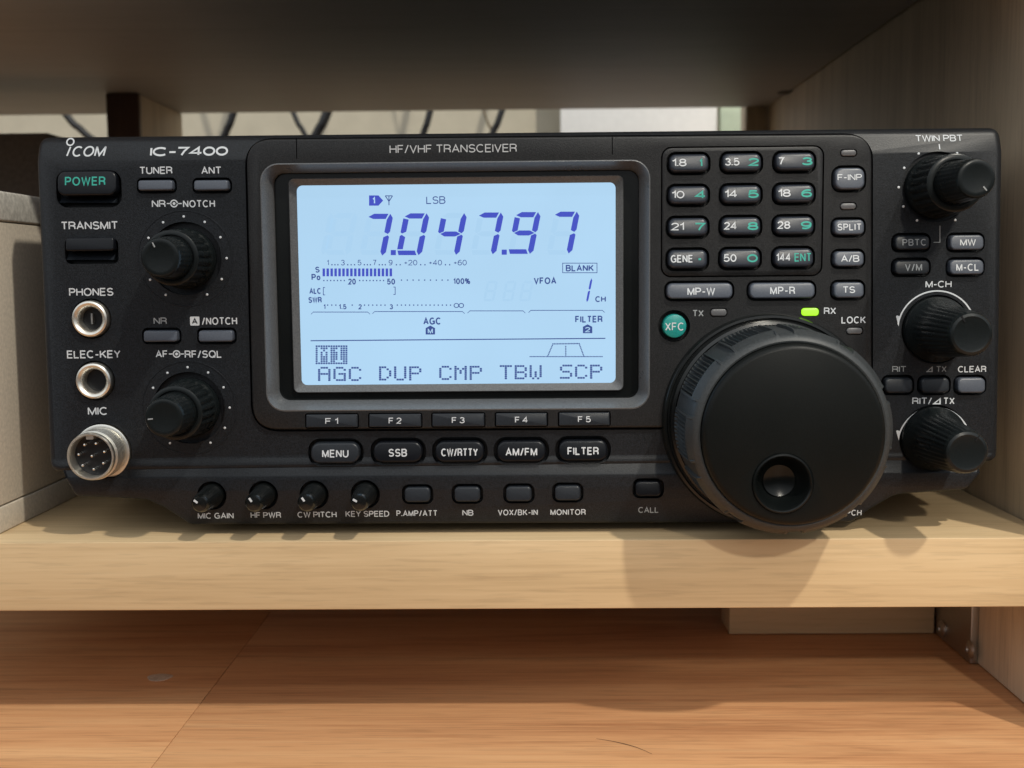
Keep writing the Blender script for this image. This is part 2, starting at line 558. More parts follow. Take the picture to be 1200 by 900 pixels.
# particle board box at the left of the radio
MDF = plastic("particle_board", (0.57, 0.50, 0.405), 0.7, 0.10, 0.2, 900)
pb = tag(empty("particleboard_box", (X_LEFT - 30, 160, Z_SHELF)), "grey brown particleboard box with a pale top strip, close to the radio's left side", "box")
bm = bmesh.new(); cuboid(bm, X_LEFT - 58, X_LEFT, 2, 300, Z_SHELF + 8.4, 17.5, 0.4); build("box_body", bm, MDF, pb)
bm = bmesh.new(); cuboid(bm, X_LEFT - 58.4, X_LEFT + 0.5, 1.5, 300.5, 17.7, 27, 0.8)
build("top_strip", bm, plastic("pale_strip", (0.55, 0.53, 0.48), 0.5, 0.2, 0.6, 700), pb)
bm = bmesh.new(); cuboid(bm, X_LEFT - 58.2, X_LEFT + 0.25, 1.8, 300.2, Z_SHELF + 0.1, Z_SHELF + 8.0, 0.4); build("base_strip", bm, MDF, pb)

# dark box behind it
bm = bmesh.new(); cuboid(bm, -420, -243, 250, 322, Z_DESK + 0.2, 74, 2)
tag(build("equipment_box", bm, plastic("dark_grey_case", (0.085, 0.08, 0.07), 0.5, 0.2, 0.1, 500)), "dark grey box behind the particleboard box at the far left", "box")

# pale sheets and cables behind the rack
bm = bmesh.new(); cuboid(bm, 24, 139, 522, 530, Z_DESK + 0.2, 260, 0.5)
tag(build("white_panel", bm, plastic("white_sheet", (0.76, 0.75, 0.73), 0.5, 0.03, 0, 200)), "plain white panel standing on the desk behind the radio's keypad", "panel")
bm = bmesh.new(); cuboid(bm, 141, 166, 519, 527, Z_DESK + 0.2, 260, 0.5)
tag(build("green_strip", bm, plastic("pale_green_strip", (0.48, 0.56, 0.42), 0.5, 0.05, 0, 200)), "narrow pale green strip standing right of the white panel", "panel")
CABLE = plastic("cable_rubber", (0.012, 0.012, 0.014), 0.4, 0.1, 0.0, 500)
TWINE = plastic("thin_cable_jacket", (0.16, 0.12, 0.07), 0.5, 0.1, 0.0, 500)
for (u0_, v0_, u1_, v1_, r, lab) in (
        (74, 130, 100, 157, 3.0, "black cable behind the rack, left of the wooden upright"),
        (274, 130, 264, 157, 3.2, "thick black cable just right of the wooden upright"),
        (343, 130, 357, 157, 2.2, "thin black cable leaning left behind the display's left end"),
        (384, 130, 371, 157, 4.0, "thickest black cable, leaning right in the middle of the gap"),
        (504, 130, 496, 157, 2.8, "black cable above the HF/VHF lettering of the radio"),
        (588, 130, 577, 157, 2.8, "black cable nearest to the white panel"),
        (567, 130, 578, 157, 1.0, "thin brown wire crossing the black cable nearest the white panel")):
    a = Vector((at(u0_, v0_, 470)[0], 470, at(u0_, v0_, 470)[1])); b = Vector((at(u1_, v1_, 470)[0], 470, at(u1_, v1_, 470)[1]))
    d = (a - b)
    bm = bmesh.new()
    top = a + d * 4; low = b - d * 3.0
    tube(bm, smooth_path([(top.x + d.x * 1.5, 480, 260), (top.x, 475, top.z + 20), a, b, low, (low.x - d.x * 0.6, 462, Z_DESK + r + 0.2)], 10), r * 0.82, 12)
    o = build("cable", bm, TWINE if r < 1.5 else CABLE)
    tag(o, lab, "cable", "cables hanging behind the radio")

# hair on the desk
hp = [on_level(u, v, Z_DESK) for (u, v) in ((699, 866), (722, 870), (745, 876), (764, 884))]
bm = bmesh.new(); tube(bm, smooth_path([(x, y, Z_DESK + 0.15) for x, y in hp], 8), lambda t: 0.09 * (1 - 0.6 * abs(2 * t - 1)), 6)
tag(build("hair", bm, plastic("hair_brown", (0.05, 0.028, 0.015), 0.4, 0.1, 0, 500)), "short dark hair lying on the desk in front of the shelf", "hair")

# ------------------------------------------------------------------ radio
radio = tag(empty("radio_transceiver", (0, 150, Z_SHELF)), "black desktop radio transceiver with lit blue display and large tuning dial", "radio")


def part(name, bm, mat, parent=None, **k):
    return build(name, bm, mat, parent or radio, **k)


def arcp(cx, cy, rx, ry, a0, a1, n=14):
    return [(cx + rx * math.cos(math.radians(a0 + (a1 - a0) * i / n)), cy + ry * math.sin(math.radians(a0 + (a1 - a0) * i / n))) for i in range(n + 1)]


# plain sans lettering drawn as pen strokes: glyph -> (width, strokes)
GLYPH = {
    'A': (.70, [[(0, 0), (.35, 1), (.70, 0)], [(.125, .33), (.575, .33)]]),
    'B': (.62, [[(0, 0), (0, 1), (.34, 1)] + arcp(.34, .765, .25, .235, 90, -90) + [(0, .53)], [(.34, .53)] + arcp(.35, .265, .27, .265, 90, -90) + [(0, 0)]]),
    'C': (.72, [arcp(.38, .5, .38, .5, 47, 313, 24)]),
    'D': (.66, [[(0, 0), (0, 1), (.28, 1)] + arcp(.28, .5, .38, .5, 90, -90, 20) + [(0, 0)]]),
    'E': (.56, [[(.56, 1), (0, 1), (0, 0), (.56, 0)], [(0, .52), (.51, .52)]]),
    'F': (.53, [[(.53, 1), (0, 1), (0, 0)], [(0, .51), (.47, .51)]]),
    'G': (.74, [arcp(.38, .5, .38, .5, 50, 300, 24) + [(.70, .16), (.73, .47), (.42, .47)], [(.73, .40), (.73, 0)]]),
    'H': (.64, [[(0, 0), (0, 1)], [(.64, 0), (.64, 1)], [(0, .52), (.64, .52)]]),
    'I': (.0, [[(0, 0), (0, 1)]]),
    'K': (.64, [[(0, 0), (0, 1)], [(.62, 1), (0, .36)], [(.22, .58), (.66, 0)]]),
    'L': (.52, [[(0, 1), (0, 0), (.52, 0)]]),
    'M': (.76, [[(0, 0), (0, 1)], [(0, 1), (.38, .05), (.76, 1)], [(.76, 1), (.76, 0)]]),
    'N': (.64, [[(0, 0), (0, 1)], [(0, 1), (.64, 0)], [(.64, 0), (.64, 1)]]),
    'O': (.78, [arcp(.39, .5, .39, .5, 0, 360, 30)]),
    'P': (.60, [[(0, 0), (0, 1), (.34, 1)] + arcp(.34, .735, .26, .265, 90, -90) + [(0, .47)]]),
    'Q': (.78, [arcp(.39, .5, .39, .5, 0, 360, 30), [(.48, .24), (.76, -.02)]]),
    'R': (.64, [[(0, 0), (0, 1), (.36, 1)] + arcp(.36, .745, .26, .255, 90, -90) + [(0, .49)], [(.36, .49), (.60, .36), (.62, 0)]]),
    'S': (.62, [arcp(.32, .745, .29, .255, 25, 270, 18) + arcp(.31, .255, .31, .255, 80, -155, 18)]),
    'T': (.62, [[(0, 1), (.62, 1)], [(.31, 1), (.31, 0)]]),
    'U': (.64, [[(0, 1), (0, .32)] + arcp(.32, .32, .32, .32, 180, 360, 16) + [(.64, 1)]]),
    'V': (.66, [[(0, 1), (.33, 0), (.66, 1)]]),
    'W': (.96, [[(0, 1), (.24, 0), (.48, 1), (.72, 0), (.96, 1)]]),
    'X': (.62, [[(0, 0), (.62, 1)], [(0, 1), (.62, 0)]]),
    'Y': (.64, [[(0, 1), (.32, .46), (.64, 1)], [(.32, .46), (.32, 0)]]),
    '0': (.56, [arcp(.28, .5, .28, .5, 0, 360, 26)]),
    '1': (.26, [[(0, .76), (.14, .82), (.26, 1), (.26, 0)]]),
    '2': (.56, [arcp(.28, .72, .27, .28, 170, -38, 16) + [(0, 0), (.56, 0)]]),
    '3': (.56, [arcp(.27, .76, .25, .24, 160, -90, 16), arcp(.27, .26, .29, .26, 90, -165, 16)]),
    '4': (.60, [[(.44, 0), (.44, 1), (0, .28), (.60, .28)]]),
    '5': (.56, [[(.50, 1), (.09, 1), (.04, .49)] + arcp(.27, .32, .29, .32, 128, -155, 18)]),
    '6': (.56, [arcp(.28, .31, .28, .31, 0, 360, 22), arcp(.36, .42, .36, .58, 62, 180, 12)]),
    '7': (.54, [[(0, 1), (.54, 1), (.34, .55), (.20, 0)]]),
    '8': (.56, [arcp(.28, .76, .24, .24, 0, 360, 20), arcp(.28, .26, .28, .26, 0, 360, 20)]),
    '9': (.56, [arcp(.28, .69, .28, .31, 0, 360, 22), arcp(.20, .58, .36, .58, 0, -118, 12)]),
    '-': (.34, [[(0, .42), (.34, .42)]]),
    '/': (.34, [[(0, -.04), (.34, 1.04)]]),
    '.': (.0, [[(0, -.02), (0, .10)]]),
    '+': (.44, [[(0, .45), (.44, .45)], [(.22, .23), (.22, .67)]]),
    '%': (.86, [arcp(.16, .76, .16, .24, 0, 360, 14), arcp(.70, .24, .16, .24, 0, 360, 14), [(.22, 0), (.64, 1)]]),
    'o': (.48, [arcp(.24, .34, .24, .34, 0, 360, 18)]),
    '\u0131': (.0, [[(0, 0), (0, .98)]]),
}


def ribbon(bm, pts, w, y):
    """a pen stroke of even width with mitred bends"""
    P = [Vector(p) for p in pts]
    Q = [P[0]]
    for p in P[1:]:
        if (p - Q[-1]).length > 1e-4: Q.append(p)
    P = Q
    closed = (P[0] - P[-1]).length < 1e-3 and len(P) > 5
    if closed: P = P[:-1]
    n = len(P)
    L, R = [], []
    for i in range(n):
        a = P[i - 1] if (i > 0 or closed) else None
        b = P[(i + 1) % n] if (i < n - 1 or closed) else None
        n1 = None if a is None else Vector((-(P[i] - a).y, (P[i] - a).x)).normalized()
        n2 = None if b is None else Vector((-(b - P[i]).y, (b - P[i]).x)).normalized()
        if n1 is None: m = n2
        elif n2 is None: m = n1
        else:
            m = n1 + n2
            m = n1 if m.length < 1e-4 else m.normalized()
            m = m / max(0.45, m.dot(n1))
        L.append(bm.verts.new((P[i].x + m.x * w / 2, y, P[i].y + m.y * w / 2)))
        R.append(bm.verts.new((P[i].x - m.x * w / 2, y, P[i].y - m.y * w / 2)))
    for i in range(n if closed else n - 1):
        j = (i + 1) % n
        bm.faces.new((L[i], L[j], R[j], R[i]))


def text_bm(bm, s, cx, cz, w, h, y, bold=0.012, slant=0.0):
    """lettering fitted into a box w by h mm; bold sets the pen width"""
    pen = h * (0.125 + bold * 2.6)
    x = 0.0
    strokes = []
    gap = 0.155 + pen / h
    nat = sum(GLYPH[c][0] + gap if c != ' ' else 0.34 for c in s) - gap
    if w and nat > 0.3:
        stretch = (w - pen) / ((h - pen) * nat)
        if stretch > 1.12: gap /= stretch ** 1.6
    for ch in s:
        if ch == ' ':
            x += 0.34; continue
        gw, st = GLYPH[ch]
        for k in st:
            strokes.append([(p[0] + x + slant * p[1], p[1]) for p in k])
        x += gw + gap
    xs = [p[0] for k in strokes for p in k]
    x0, x1 = min(xs), max(xs)
    ys = [p[1] for k in strokes for p in k]
    flat = (max(ys) - min(ys)) < 0.2
    sz = h - pen if not flat else h * 8
    sx = (w - pen) / (x1 - x0) if x1 - x0 > 0.05 else 1.0
    if s in ('1',) : sx = min(sx, sz)
    for i, k in enumerate(strokes):
        ribbon(bm, [(cx + (p[0] - (x0 + x1) / 2) * sx, cz + (p[1] - 0.5 if not flat else 0) * sz if not flat else cz + (p[1] - .04) * h * 6) for p in k], (pen * 1.5 if s[0:1] != '.' and max(q[1] for q in k) < 0.2 else pen) if not flat else h, y - 0.008 * i)


def legend(s, x0, y0, x1, y1, plane, parent, mat=None, bold=0.012, slant=0, name="legend", tilt=0.0, zc=0.0):
    cx, cz, w, h = boxat(x0, y0, x1, y1, plane)
    bm = bmesh.new(); text_bm(bm, s, cx, cz, w, h, plane - 0.06, bold, slant)
    for v in bm.verts: v.co.y += (v.co.z - zc) * tilt
    return build(name, bm, mat or WHITE, parent)


# --- case and feet
bm = bmesh.new(); cuboid(bm, -143, 136, 22, 310, -64, 38, 2); part("case", bm, BLACK)
for sx in (-112, 104):
    for sy in (48, 285):
        bm = bmesh.new()
        R = []
        for (r, z) in ((11, -64.2), (11, -76), (9.5, Z_SHELF)):
            R.append([bm.verts.new((sx + r * math.cos(2 * math.pi * i / 32), sy + r * math.sin(2 * math.pi * i / 32), z)) for i in range(32)])
        for k in range(2):
            for i in range(32):
                bm.faces.new((R[k][i], R[k][(i + 1) % 32], R[k + 1][(i + 1) % 32], R[k + 1][i]))
        bm.faces.new(R[0]); bm.faces.new(R[-1])
        part("foot", bm, RUBBER)

# --- front panel
outline = fillet([at(40, 159), at(1177, 147.5), at(1170.5, 541), at(57, 554)], [3.2, 3.2, 3.5, 4.5], 8)
bm = bmesh.new(); loft(bm, plate(outline, 24, 0, 2.2, 5))
zb = at(200, 187)[1]; zl = at(400, 536)[1]
for zz in (zb, zl):
    bmesh.ops.bisect_plane(bm, geom=bm.verts[:] + bm.edges[:] + bm.faces[:], plane_co=(0, 0, zz), plane_no=(0, 0, 1))
for v in bm.verts:
    if v.co.z > zb and v.co.y < 6: v.co.y += (v.co.z - zb) * 0.37
    if v.co.z < zl and v.co.y < 6: v.co.y -= (zl - v.co.z) * 0.30
front = part("front_panel", bm, PANEL)

# --- lower lip
low_pts = [at(66, 545, -2), at(76, 561, -2), at(88, 582, -2), at(171, 586, -2), at(192, 596, -2), at(221, 616, -2), at(1000, 613, -2), at(1022, 597, -2),
           at(1050, 580, -2), at(1133, 574, -2), at(1151, 553, -2), at(1151, 536, -2)]
low_out = fillet(low_pts, [0.5, 2, 2, 6, 12, 3, 3, 8, 10, 3, 2, 0.5], 6)
zr = at(500, 558, -2)[1]; zs = at(700, 572, -2)[1]
bm = bmesh.new(); loft(bm, plate(low_out, 22, -2.0, 1.0, 3))
for zz in (zr, zs):
    bmesh.ops.bisect_plane(bm, geom=bm.verts[:] + bm.edges[:] + bm.faces[:], plane_co=(0, 0, zz), plane_no=(0, 0, 1))
for v in bm.verts:
    if v.co.z > zr + 0.01 and v.co.y < 6: v.co.y += 0.9 + (v.co.z - zr) * 0.3
    if v.co.z < zs and v.co.y < 6: v.co.y += (zs - v.co.z) * 0.10
lower = part("lower_panel", bm, PANEL)

# --- centre frame
cf = fillet([at(288, 163, -1.5), at(1022, 157, -1.5), at(1022, 500, -1.5), at(296, 504, -1.5)], [7.5, 7.5, 4, 8], 10)
bm = bmesh.new(); loft(bm, plate(cf, 4, -1.5, 0.7, 3))
zt = at(600, 182, -1.5)[1]
frame = part("center_frame", bm, FRAME)
gap = bmesh.new(); loft(gap, [(inset_poly(cf, -0.7), 3.0), (inset_poly(cf, -0.7), -4.0)])

# ------------------------------------------------------------------ controls: gather wells first
wells_front, wells_low, wells_frame, wells_pad = bmesh.new(), bmesh.new(), bmesh.new(), bmesh.new()
todo = []


def key(kind, x0, y0, x1, y1, well, base, proud, mat, text=(), r=1.2, bev=0.5, wellgrow=0.85, drop=0.0, depth=3.2, tilt=0.12):
    """a push button: its well is carved in the panel, the cap stands proud"""
    yf = base - proud
    cx, cz, w, h = boxat(x0, y0, x1, y1, yf)
    pts = rr(cx, cz - drop, w + 2 * wellgrow, h + 2 * wellgrow + drop, r + wellgrow)
    loft(well, [(pts, base + depth), (pts, base - 3.0)])
    todo.append((kind, cx, cz, w, h, base + depth - 0.05, yf, mat, text, r, bev, tilt))


def make_keys():
    for (kind, cx, cz, w, h, yb, yf, mat, text, r, bev, tilt) in todo:
        bm = bmesh.new()
        out = rr(cx, cz, w + 0.3, h + 0.3, r + 0.15)
        L = [(out, yb)]
        body = rr(cx, cz, w, h, r)
        L.append((body, yf + bev))
        for k in range(1, 5):
            a = math.pi / 2 * k / 4
            L.append((inset_poly(body, bev * (1 - math.cos(a))), yf + bev * (1 - math.sin(a))))
        loft(bm, L)
        for v in bm.verts:
            if v.co.y < yf + bev + 0.2: v.co.y += (v.co.z - cz) * tilt
        o = part(kind, bm, mat)
        for (s, x0, y0, x1, y1, tm, bold) in text:
            legend(s, x0, y0, x1, y1, yf, o, tm, bold, 0, 'legend', tilt, cz)
            

P0, P1, PL = 0.0, -1.5, -2.0
# left block
key("power_button", 67, 200, 136, 229, wells_front, P0, 1.6, KEYBLACK, [("POWER", 76, 207, 123.5, 217.5, TEALPRINT, 0.012)], 2.2, 0.6, 1.0, 1.6)
key("push_button", 161.5, 211, 202, 223, wells_front, P0, 1.5, KEYGREY, (), 0.8, 0.5)
key("push_button", 227, 211, 267, 223, wells_front, P0, 1.5, KEYGREY, (), 0.8, 0.5)
key("push_button", 76.5, 278.5, 133, 294, wells_front, P0, 1.6, KEYBLACK, (), 0.8, 0.5, 0.8, 2.0)
key("push_button", 168, 387.5, 207.5, 400.5, wells_front, P0, 1.5, KEYGREY, (), 0.8, 0.5)
key("push_button", 232.5, 387.5, 272.5, 400.5, wells_front, P0, 1.5, KEYGREY, (), 0.8, 0.5)
# right block
key("push_button", 1049.5, 276, 1089.5, 292.5, wells_front, P0, 1.5, KEYDARK, [("PBTC", 1057.5, 280, 1085, 288, GREYPRINT, 0.01)], 1.4, 0.5)
key("push_button", 1114, 275.5, 1153, 292.5, wells_front, P0, 1.5, KEYGREY, [("MW", 1125, 280, 1143.5, 288, WHITE, 0.012)], 1.4, 0.5)
key("push_button", 1049, 305, 1089.5, 321.5, wells_front, P0, 1.5, KEYDARK, [("V/M", 1060.5, 309, 1080.5, 317.5, GREYPRINT, 0.01)], 1.4, 0.5)
key("push_button", 1113.5, 304.5, 1153, 321.5, wells_front, P0, 1.5, KEYGREY, [("M-CL", 1120.5, 309, 1147, 317.5, WHITE, 0.012)], 1.4, 0.5)
key("push_button", 1037.5, 443, 1070, 460.5, wells_front, P0, 1.5, KEYDARK, (), 1.4, 0.6)
key("push_button", 1080, 443, 1113, 460.5, wells_front, P0, 1.5, KEYDARK, (), 1.4, 0.6)
key("push_button", 1122.5, 443, 1155, 460.5, wells_front, P0, 1.5, KEYGREY, (), 1.4, 0.6)
# mode row
for (s, c, mat, x0, x1, dy) in (("MENU", 392.5, KEYDARK, 377.5, 408.5, 1.0), ("SSB", 466, KEYBLACK, 455.5, 477, 0), ("CW/RTTY", 538.5, KEYBLACK, 517, 560, -0.5),
                                ("AM/FM", 611, KEYBLACK, 592.5, 629.5, -1.0), ("FILTER", 683.5, KEYBLACK, 665, 701.5, -2.0)):
    key("mode_button", c - 28.5, 518 + dy, c + 28.5, 542 + dy, wells_front, P0, 1.8, mat, [(s, x0, 526 + dy, x1, 535 + dy, WHITE, 0.014)], 2.6, 0.7, 1.1)
# lower row
for (c, cy, mat) in ((489, 580, KEYDARK), (547.5, 579.5, KEYDARK), (608, 579, KEYDARK), (665.5, 578, KEYDARK), (760, 573, KEYBLACK)):
    key("push_button", c - 15, cy - 8.5, c + 15, cy + 8.5, wells_low, PL, 0.9, mat, (), 1.3, 0.5, 0.9)
# function keys under the display
for i, (x0, x1) in enumerate(((358.5, 419), (432.5, 493.5), (506.5, 567.5), (581, 641), (655, 714.5))):
    c = (x0 + x1) / 2; dy = -0.55 * i
    key("function_key", x0, 485.8 + dy, x1, 501 + dy, wells_frame, P1, 0.5, KEYDARK, [("F %d" % (i + 1), c - 7.5, 490 + dy, c + 7.5, 497 + dy, WHITE, 0.01)], 0.35, 0.35, 0.35)
# memory keys
key("memory_key", 782, 332, 858.5, 350, wells_frame, P1, 1.5, KEYGREY, [("MP-W", 805.5, 337, 838, 346, WHITE, 0.012)], 1.6, 0.6, 0.8)
key("memory_key", 879, 331.5, 955, 349.5, wells_frame, P1, 1.5, KEYGREY, [("MP-R", 902.5, 336, 931.5, 345, WHITE, 0.012)], 1.6, 0.6, 0.8)
key("push_button", 979, 196.5, 1013.5, 222, wells_frame, P1, 1.5, KEYGREY, [("F-INP", 981.5, 204, 1010, 211.5, WHITE, 0.008)], 2, 0.7)
key("push_button", 978, 257.5, 1013, 275, wells_frame, P1, 1.5, KEYGREY, [("SPLIT", 981.5, 262, 1009.5, 270, WHITE, 0.01)], 1.4, 0.6)
key("push_button", 978, 294.5, 1012.5, 312, wells_frame, P1, 1.5, KEYGREY, [("A/B", 985.5, 299, 1007, 307, WHITE, 0.012)], 1.4, 0.6)
key("push_button", 977.5, 331, 1012.5, 349, wells_frame, P1, 1.5, KEYGREY, [("TS", 987.5, 335.5, 1002, 343.5, WHITE, 0.012)], 1.4, 0.6)
# keypad
pad = [("1.8", "1"), ("3.5", "2"), ("7", "3"), ("10", "4"), ("14", "5"), ("18", "6"), ("21", "7"), ("24", "8"), ("28", "9"), ("GENE", "."), ("50", "0"), ("144", "ENT")]
rows = [(180.5, 201.5), (218, 239), (255.5, 276.5), (293, 314.5)]
colx = [(785, 830.5), (847, 892.5), (909.5, 955)]
for i, (a, b) in enumerate(pad):
    rw, c = divmod(i, 3)
    y0, y1 = rows[rw]; y0 -= c * 0.9; y1 -= c * 0.9
    x0, x1 = colx[c]; x0 -= rw * 0.5; x1 -= rw * 0.5
    m = (y0 + y1) / 2
    wa = {1: 7, 2: 15, 3: 16.5, 4: 26}[len(a)]
    if a in ("1.8", "3.5"): wa = 17
    t = [(a, x0 + 2.5, m - 5, x0 + 2.5 + wa, m + 4, WHITE, 0.012)]
    if b == ".":
        t.append((".", x1 - 10.5, m - 1.5, x1 - 7.5, m + 1.5, TEALPRINT, 0.0))
    elif b == "ENT":
        t = [(a, x0 + 1.5, m - 5, x0 + 18.5, m + 4, WHITE, 0.012), (b, x0 + 23, m - 5.5, x1 - 2.5, m + 4.5, TEALPRINT, 0.004)]
    else:
        t.append((b, x1 - 15.5, m - 5, x1 - 3, m + 4.5, TEALPRINT, 0.03))
    key("keypad_key", x0, y0, x1, y1, wells_pad, P1, 1.7, KEYPAD, t, 1.8, 1.0, 0.85, tilt=0.14)

# carve the keypad bed and lay in the keypad plate
px, pz, pw, ph = boxat(774.5, 171, 965, 324.5, P1)
loft(wells_frame, [(rr(px, pz, pw, ph, 3.0), 2.0), (rr(px, pz, pw, ph, 3.0), -5.0)])
# display opening
dx0, dz0 = at(308, 190, P1); dx1, dz1 = at(762, 480, P1)
dcx, dcz, dw, dh = boxat(308, 189, 762, 481, P1)
loft(wells_frame, [(rr(dcx, dcz, dw, dh, 5.5, 8), 8.0), (rr(dcx, dcz, dw, dh, 5.5, 8), -5.0)])
# two fine seams in the frame's top band
for (u, v0, v1) in ((347.5, 163, 186), (717.5, 159, 181)):
    cx, cz, w, h = boxat(u - 0.5, v0, u + 0.5, v1, P1)
    loft(wells_frame, [(rr(cx, cz, 0.28, h, 0.05, 1), 0.0), (rr(cx, cz, 0.28, h, 0.05, 1), -5.0)])
# lamp slots
lamps = [(985.5, 175.5, 1003.5, 183, LAMPGREY), (985, 238, 1003, 245.5, LAMPGREY), (833, 362, 851.5, 370.5, LAMPGREY), (940, 361, 959.5, 370, LED), (992, 384, 1010.5, 391.5, LAMPGREY)]
for (x0, y0, x1, y1, m) in lamps:
    cx, cz, w, h = boxat(x0, y0, x1, y1, P1)
    loft(wells_frame, [(rr(cx, cz, w + 0.5, h + 0.5, 1.0), -0.3), (rr(cx, cz, w + 0.5, h + 0.5, 1.0), -5.0)])
# transfer key
xx, xz = at(790, 382, P1)
loft(wells_frame, [(circle(xx, xz, 4.7), 2.0), (circle(xx, xz, 4.7), -5)])

# knob wells, jack holes
NRC, AFC = at(217, 303), at(221.5, 478)
PBC, MCC, RTC = at(1098, 219), at(1097, 386), at(1094, 514)
for c in (NRC, AFC):
    loft(wells_front, [(circle(c[0], c[1], 10.8), 2.0), (circle(c[0], c[1], 10.8), -4)])
for c in (PBC, MCC, RTC):
    loft(wells_front, [(circle(c[0], c[1], 10.2), 1.5), (circle(c[0], c[1], 10.2), -4)])
PHC, ELC, MICC = at(107, 373.5), at(111.5, 446), at(121, 529)
for c in (PHC, ELC):
    loft(wells_front, [(circle(c[0], c[1], 6.0), 3.0), (circle(c[0], c[1], 6.0), -4)])
loft(wells_front, [(circle(MICC[0], MICC[1], 8.6), 2.5), (circle(MICC[0], MICC[1], 8.6), -6)])
SMALL = [at(248, 581, PL), at(308.5, 580.5, PL), at(368, 580, PL), at(428, 579.5, PL)]
for c in SMALL:
    loft(wells_low, [(circle(c[0], c[1], 4.4), 2.0), (circle(c[0], c[1], 4.4), -6)])

cut(front, gap)
behind = bmesh.new(); loft(behind, [(rr(dcx, dcz, dw + 1, dh + 1, 5.5, 8), 14.0), (rr(dcx, dcz, dw + 1, dh + 1, 5.5, 8), -5.0)])
cut(front, behind)
cut(front, wells_front)
cut(lower, wells_low)
cut(frame, wells_frame)
bm = bmesh.new(); loft(bm, plate(rr(px, pz, pw - 0.7, ph - 0.7, 2.7), 1.95, P1, 0.3, 2))
padplate = part("keypad_plate", bm, FRAME)
cut(padplate, wells_pad)
make_keys()
for (x0, y0, x1, y1, m) in lamps:
    cx, cz, w, h = boxat(x0, y0, x1, y1, P1)
    bm = bmesh.new(); loft(bm, plate(rr(cx, cz, w, h, 0.9), -0.35, -1.75, 0.4, 3))
    o = part("indicator_lamp", bm, m)
    if m is LED: o["label"] = "lit green receive lamp"
bm = bmesh.new(); lathe(bm, xx, xz, [(3.5, 1.9), (3.45, -2.6), (3.3, -2.95), (3.0, -3.1)], 40)
o = part("transfer_button", bm, TEAL)
legend("XFC", 779.5, 378, 801, 387.5, -3.1, o, WHITE, 0.004)

for (x0, x1, yt, yb2) in ((77, 132.5, 295.2, 304.5), (69, 134, 230.5, 237.5)):
    a = at(x0, yt); b = at(x1, yt); c = at(x1, yb2); d = at(x0, yb2)
    bm = bmesh.new()
    V_ = [bm.verts.new(p) for p in ((a[0], 2.6, a[1]), (b[0], 2.6, b[1]), (c[0], 0.25, c[1]), (d[0], 0.25, d[1]), (a[0], 3.1, a[1]), (b[0], 3.1, b[1]), (c[0], 3.1, c[1]), (d[0], 3.1, d[1]))]
    for f in ((0, 1, 2, 3), (4, 5, 6, 7), (0, 1, 5, 4), (1, 2, 6, 5), (2, 3, 7, 6), (3, 0, 4, 7)): bm.faces.new([V_[i] for i in f])
    build("well_ledge", bm, KEYDARK, front)

# --- display
dis = bmesh.new()
inner = rr(dcx, dcz + 0.15, dw - 5.6, dh - 5.2, 3.2, 8)
outer = rr(dcx, dcz, dw - 0.1, dh - 0.1, 5.45, 8)
ring_loft(dis, [(outer, 4.6), (outer, -1.45), (inset_poly(outer, 0.35), -1.55), (inner, 2.7), (inner, 4.6)])
bezel = part("display_bezel", dis, CHAMFER)
LZ = 4.6                                           # depth of the glass
bm = bmesh.new()
loft(bm, [(rr(dcx, dcz, dw - 0.4, dh - 0.4, 5, 8), 10.0), (rr(dcx, dcz, dw - 0.4, dh - 0.4, 5, 8), 4.65), ])
back = part("display_surround", bm, GLOSS)
scx, scz, sw, sh = boxat(350.5, 215.5, 721.5, 450, LZ)
bm = bmesh.new()
rim_o = rr(scx, scz - 0.1, sw + 4.4, sh + 4.2, 1.6, 6); rim_m = rr(scx, scz - 0.1, sw + 4.0, sh + 3.8, 1.4, 6); rim_i = rr(scx, scz, sw, sh, 1.7, 6)
ring_loft(bm, [(rim_o, 5.4), (rim_o, 3.6), (rim_m, 3.4), (rim_i, 4.55), (rim_i, 5.4)])
part("display_rim", bm, CHAMFER)
bm = bmesh.new()
loft(bm, [(rr(scx, scz, sw - 0.05, sh - 0.05, 1.7, 6), 4.63), (rr(scx, scz, sw - 0.05, sh - 0.05, 1.7, 6), 4.6)])
screen = part("display_screen", bm, LCD)
SY = 4.56


def ink(name, bm, mat=INK):
    return build(name, bm, mat, screen)


def quad(bm, pts, y=SY):
    bm.faces.new([bm.verts.new((p[0], y, p[1])) for p in pts])


def q_px(bm, x0, y0, x1, y1, y=SY):
    quad(bm, [at(x0, y0, y), at(x1, y0, y), at(x1, y1, y), at(x0, y1, y)], y)


SEG = {'a': [(0.04, .925), (0.24, 1), (0.80, 1), (0.73, .875), (0.24, .875)],
       'b': [(0.87, 1), (1.0, .90), (1.0, .57), (0.93, .515), (0.78, .56), (0.78, .86)],
       'c': [(0.93, .485), (1.0, .45), (1.0, .08), (0.88, 0), (0.78, .09), (0.78, .44)],
       'd': [(0.02, .11), (0.70, .11), (0.80, 0), (0.10, 0)],
       'e': [(0.0, .46), (0.07, .485), (0.22, .43), (0.22, .14), (0, .14)],
       'f': [(0.0, .88), (0.22, .85), (0.22, .56), (0.07, .515), (0, .55)],
       'g': [(0.10, .5), (0.28, .56), (0.70, .56), (0.90, .5), (0.70, .44), (0.28, .44)]}
DIG = {'0': 'abcdef', '1': 'bc', '4': 'bcfg', '7': 'abc', '9': 'abcdfg', '8': 'abcdefg'}


def seven(bm, ch, x0, ytop, w, h, y=SY, slant=0.2):
    for s in DIG[ch]:
        quad(bm, [at(x0 + px_ * w + pz_ * h * slant, ytop + (1 - pz_) * h, y) for px_, pz_ in SEG[s]], y)


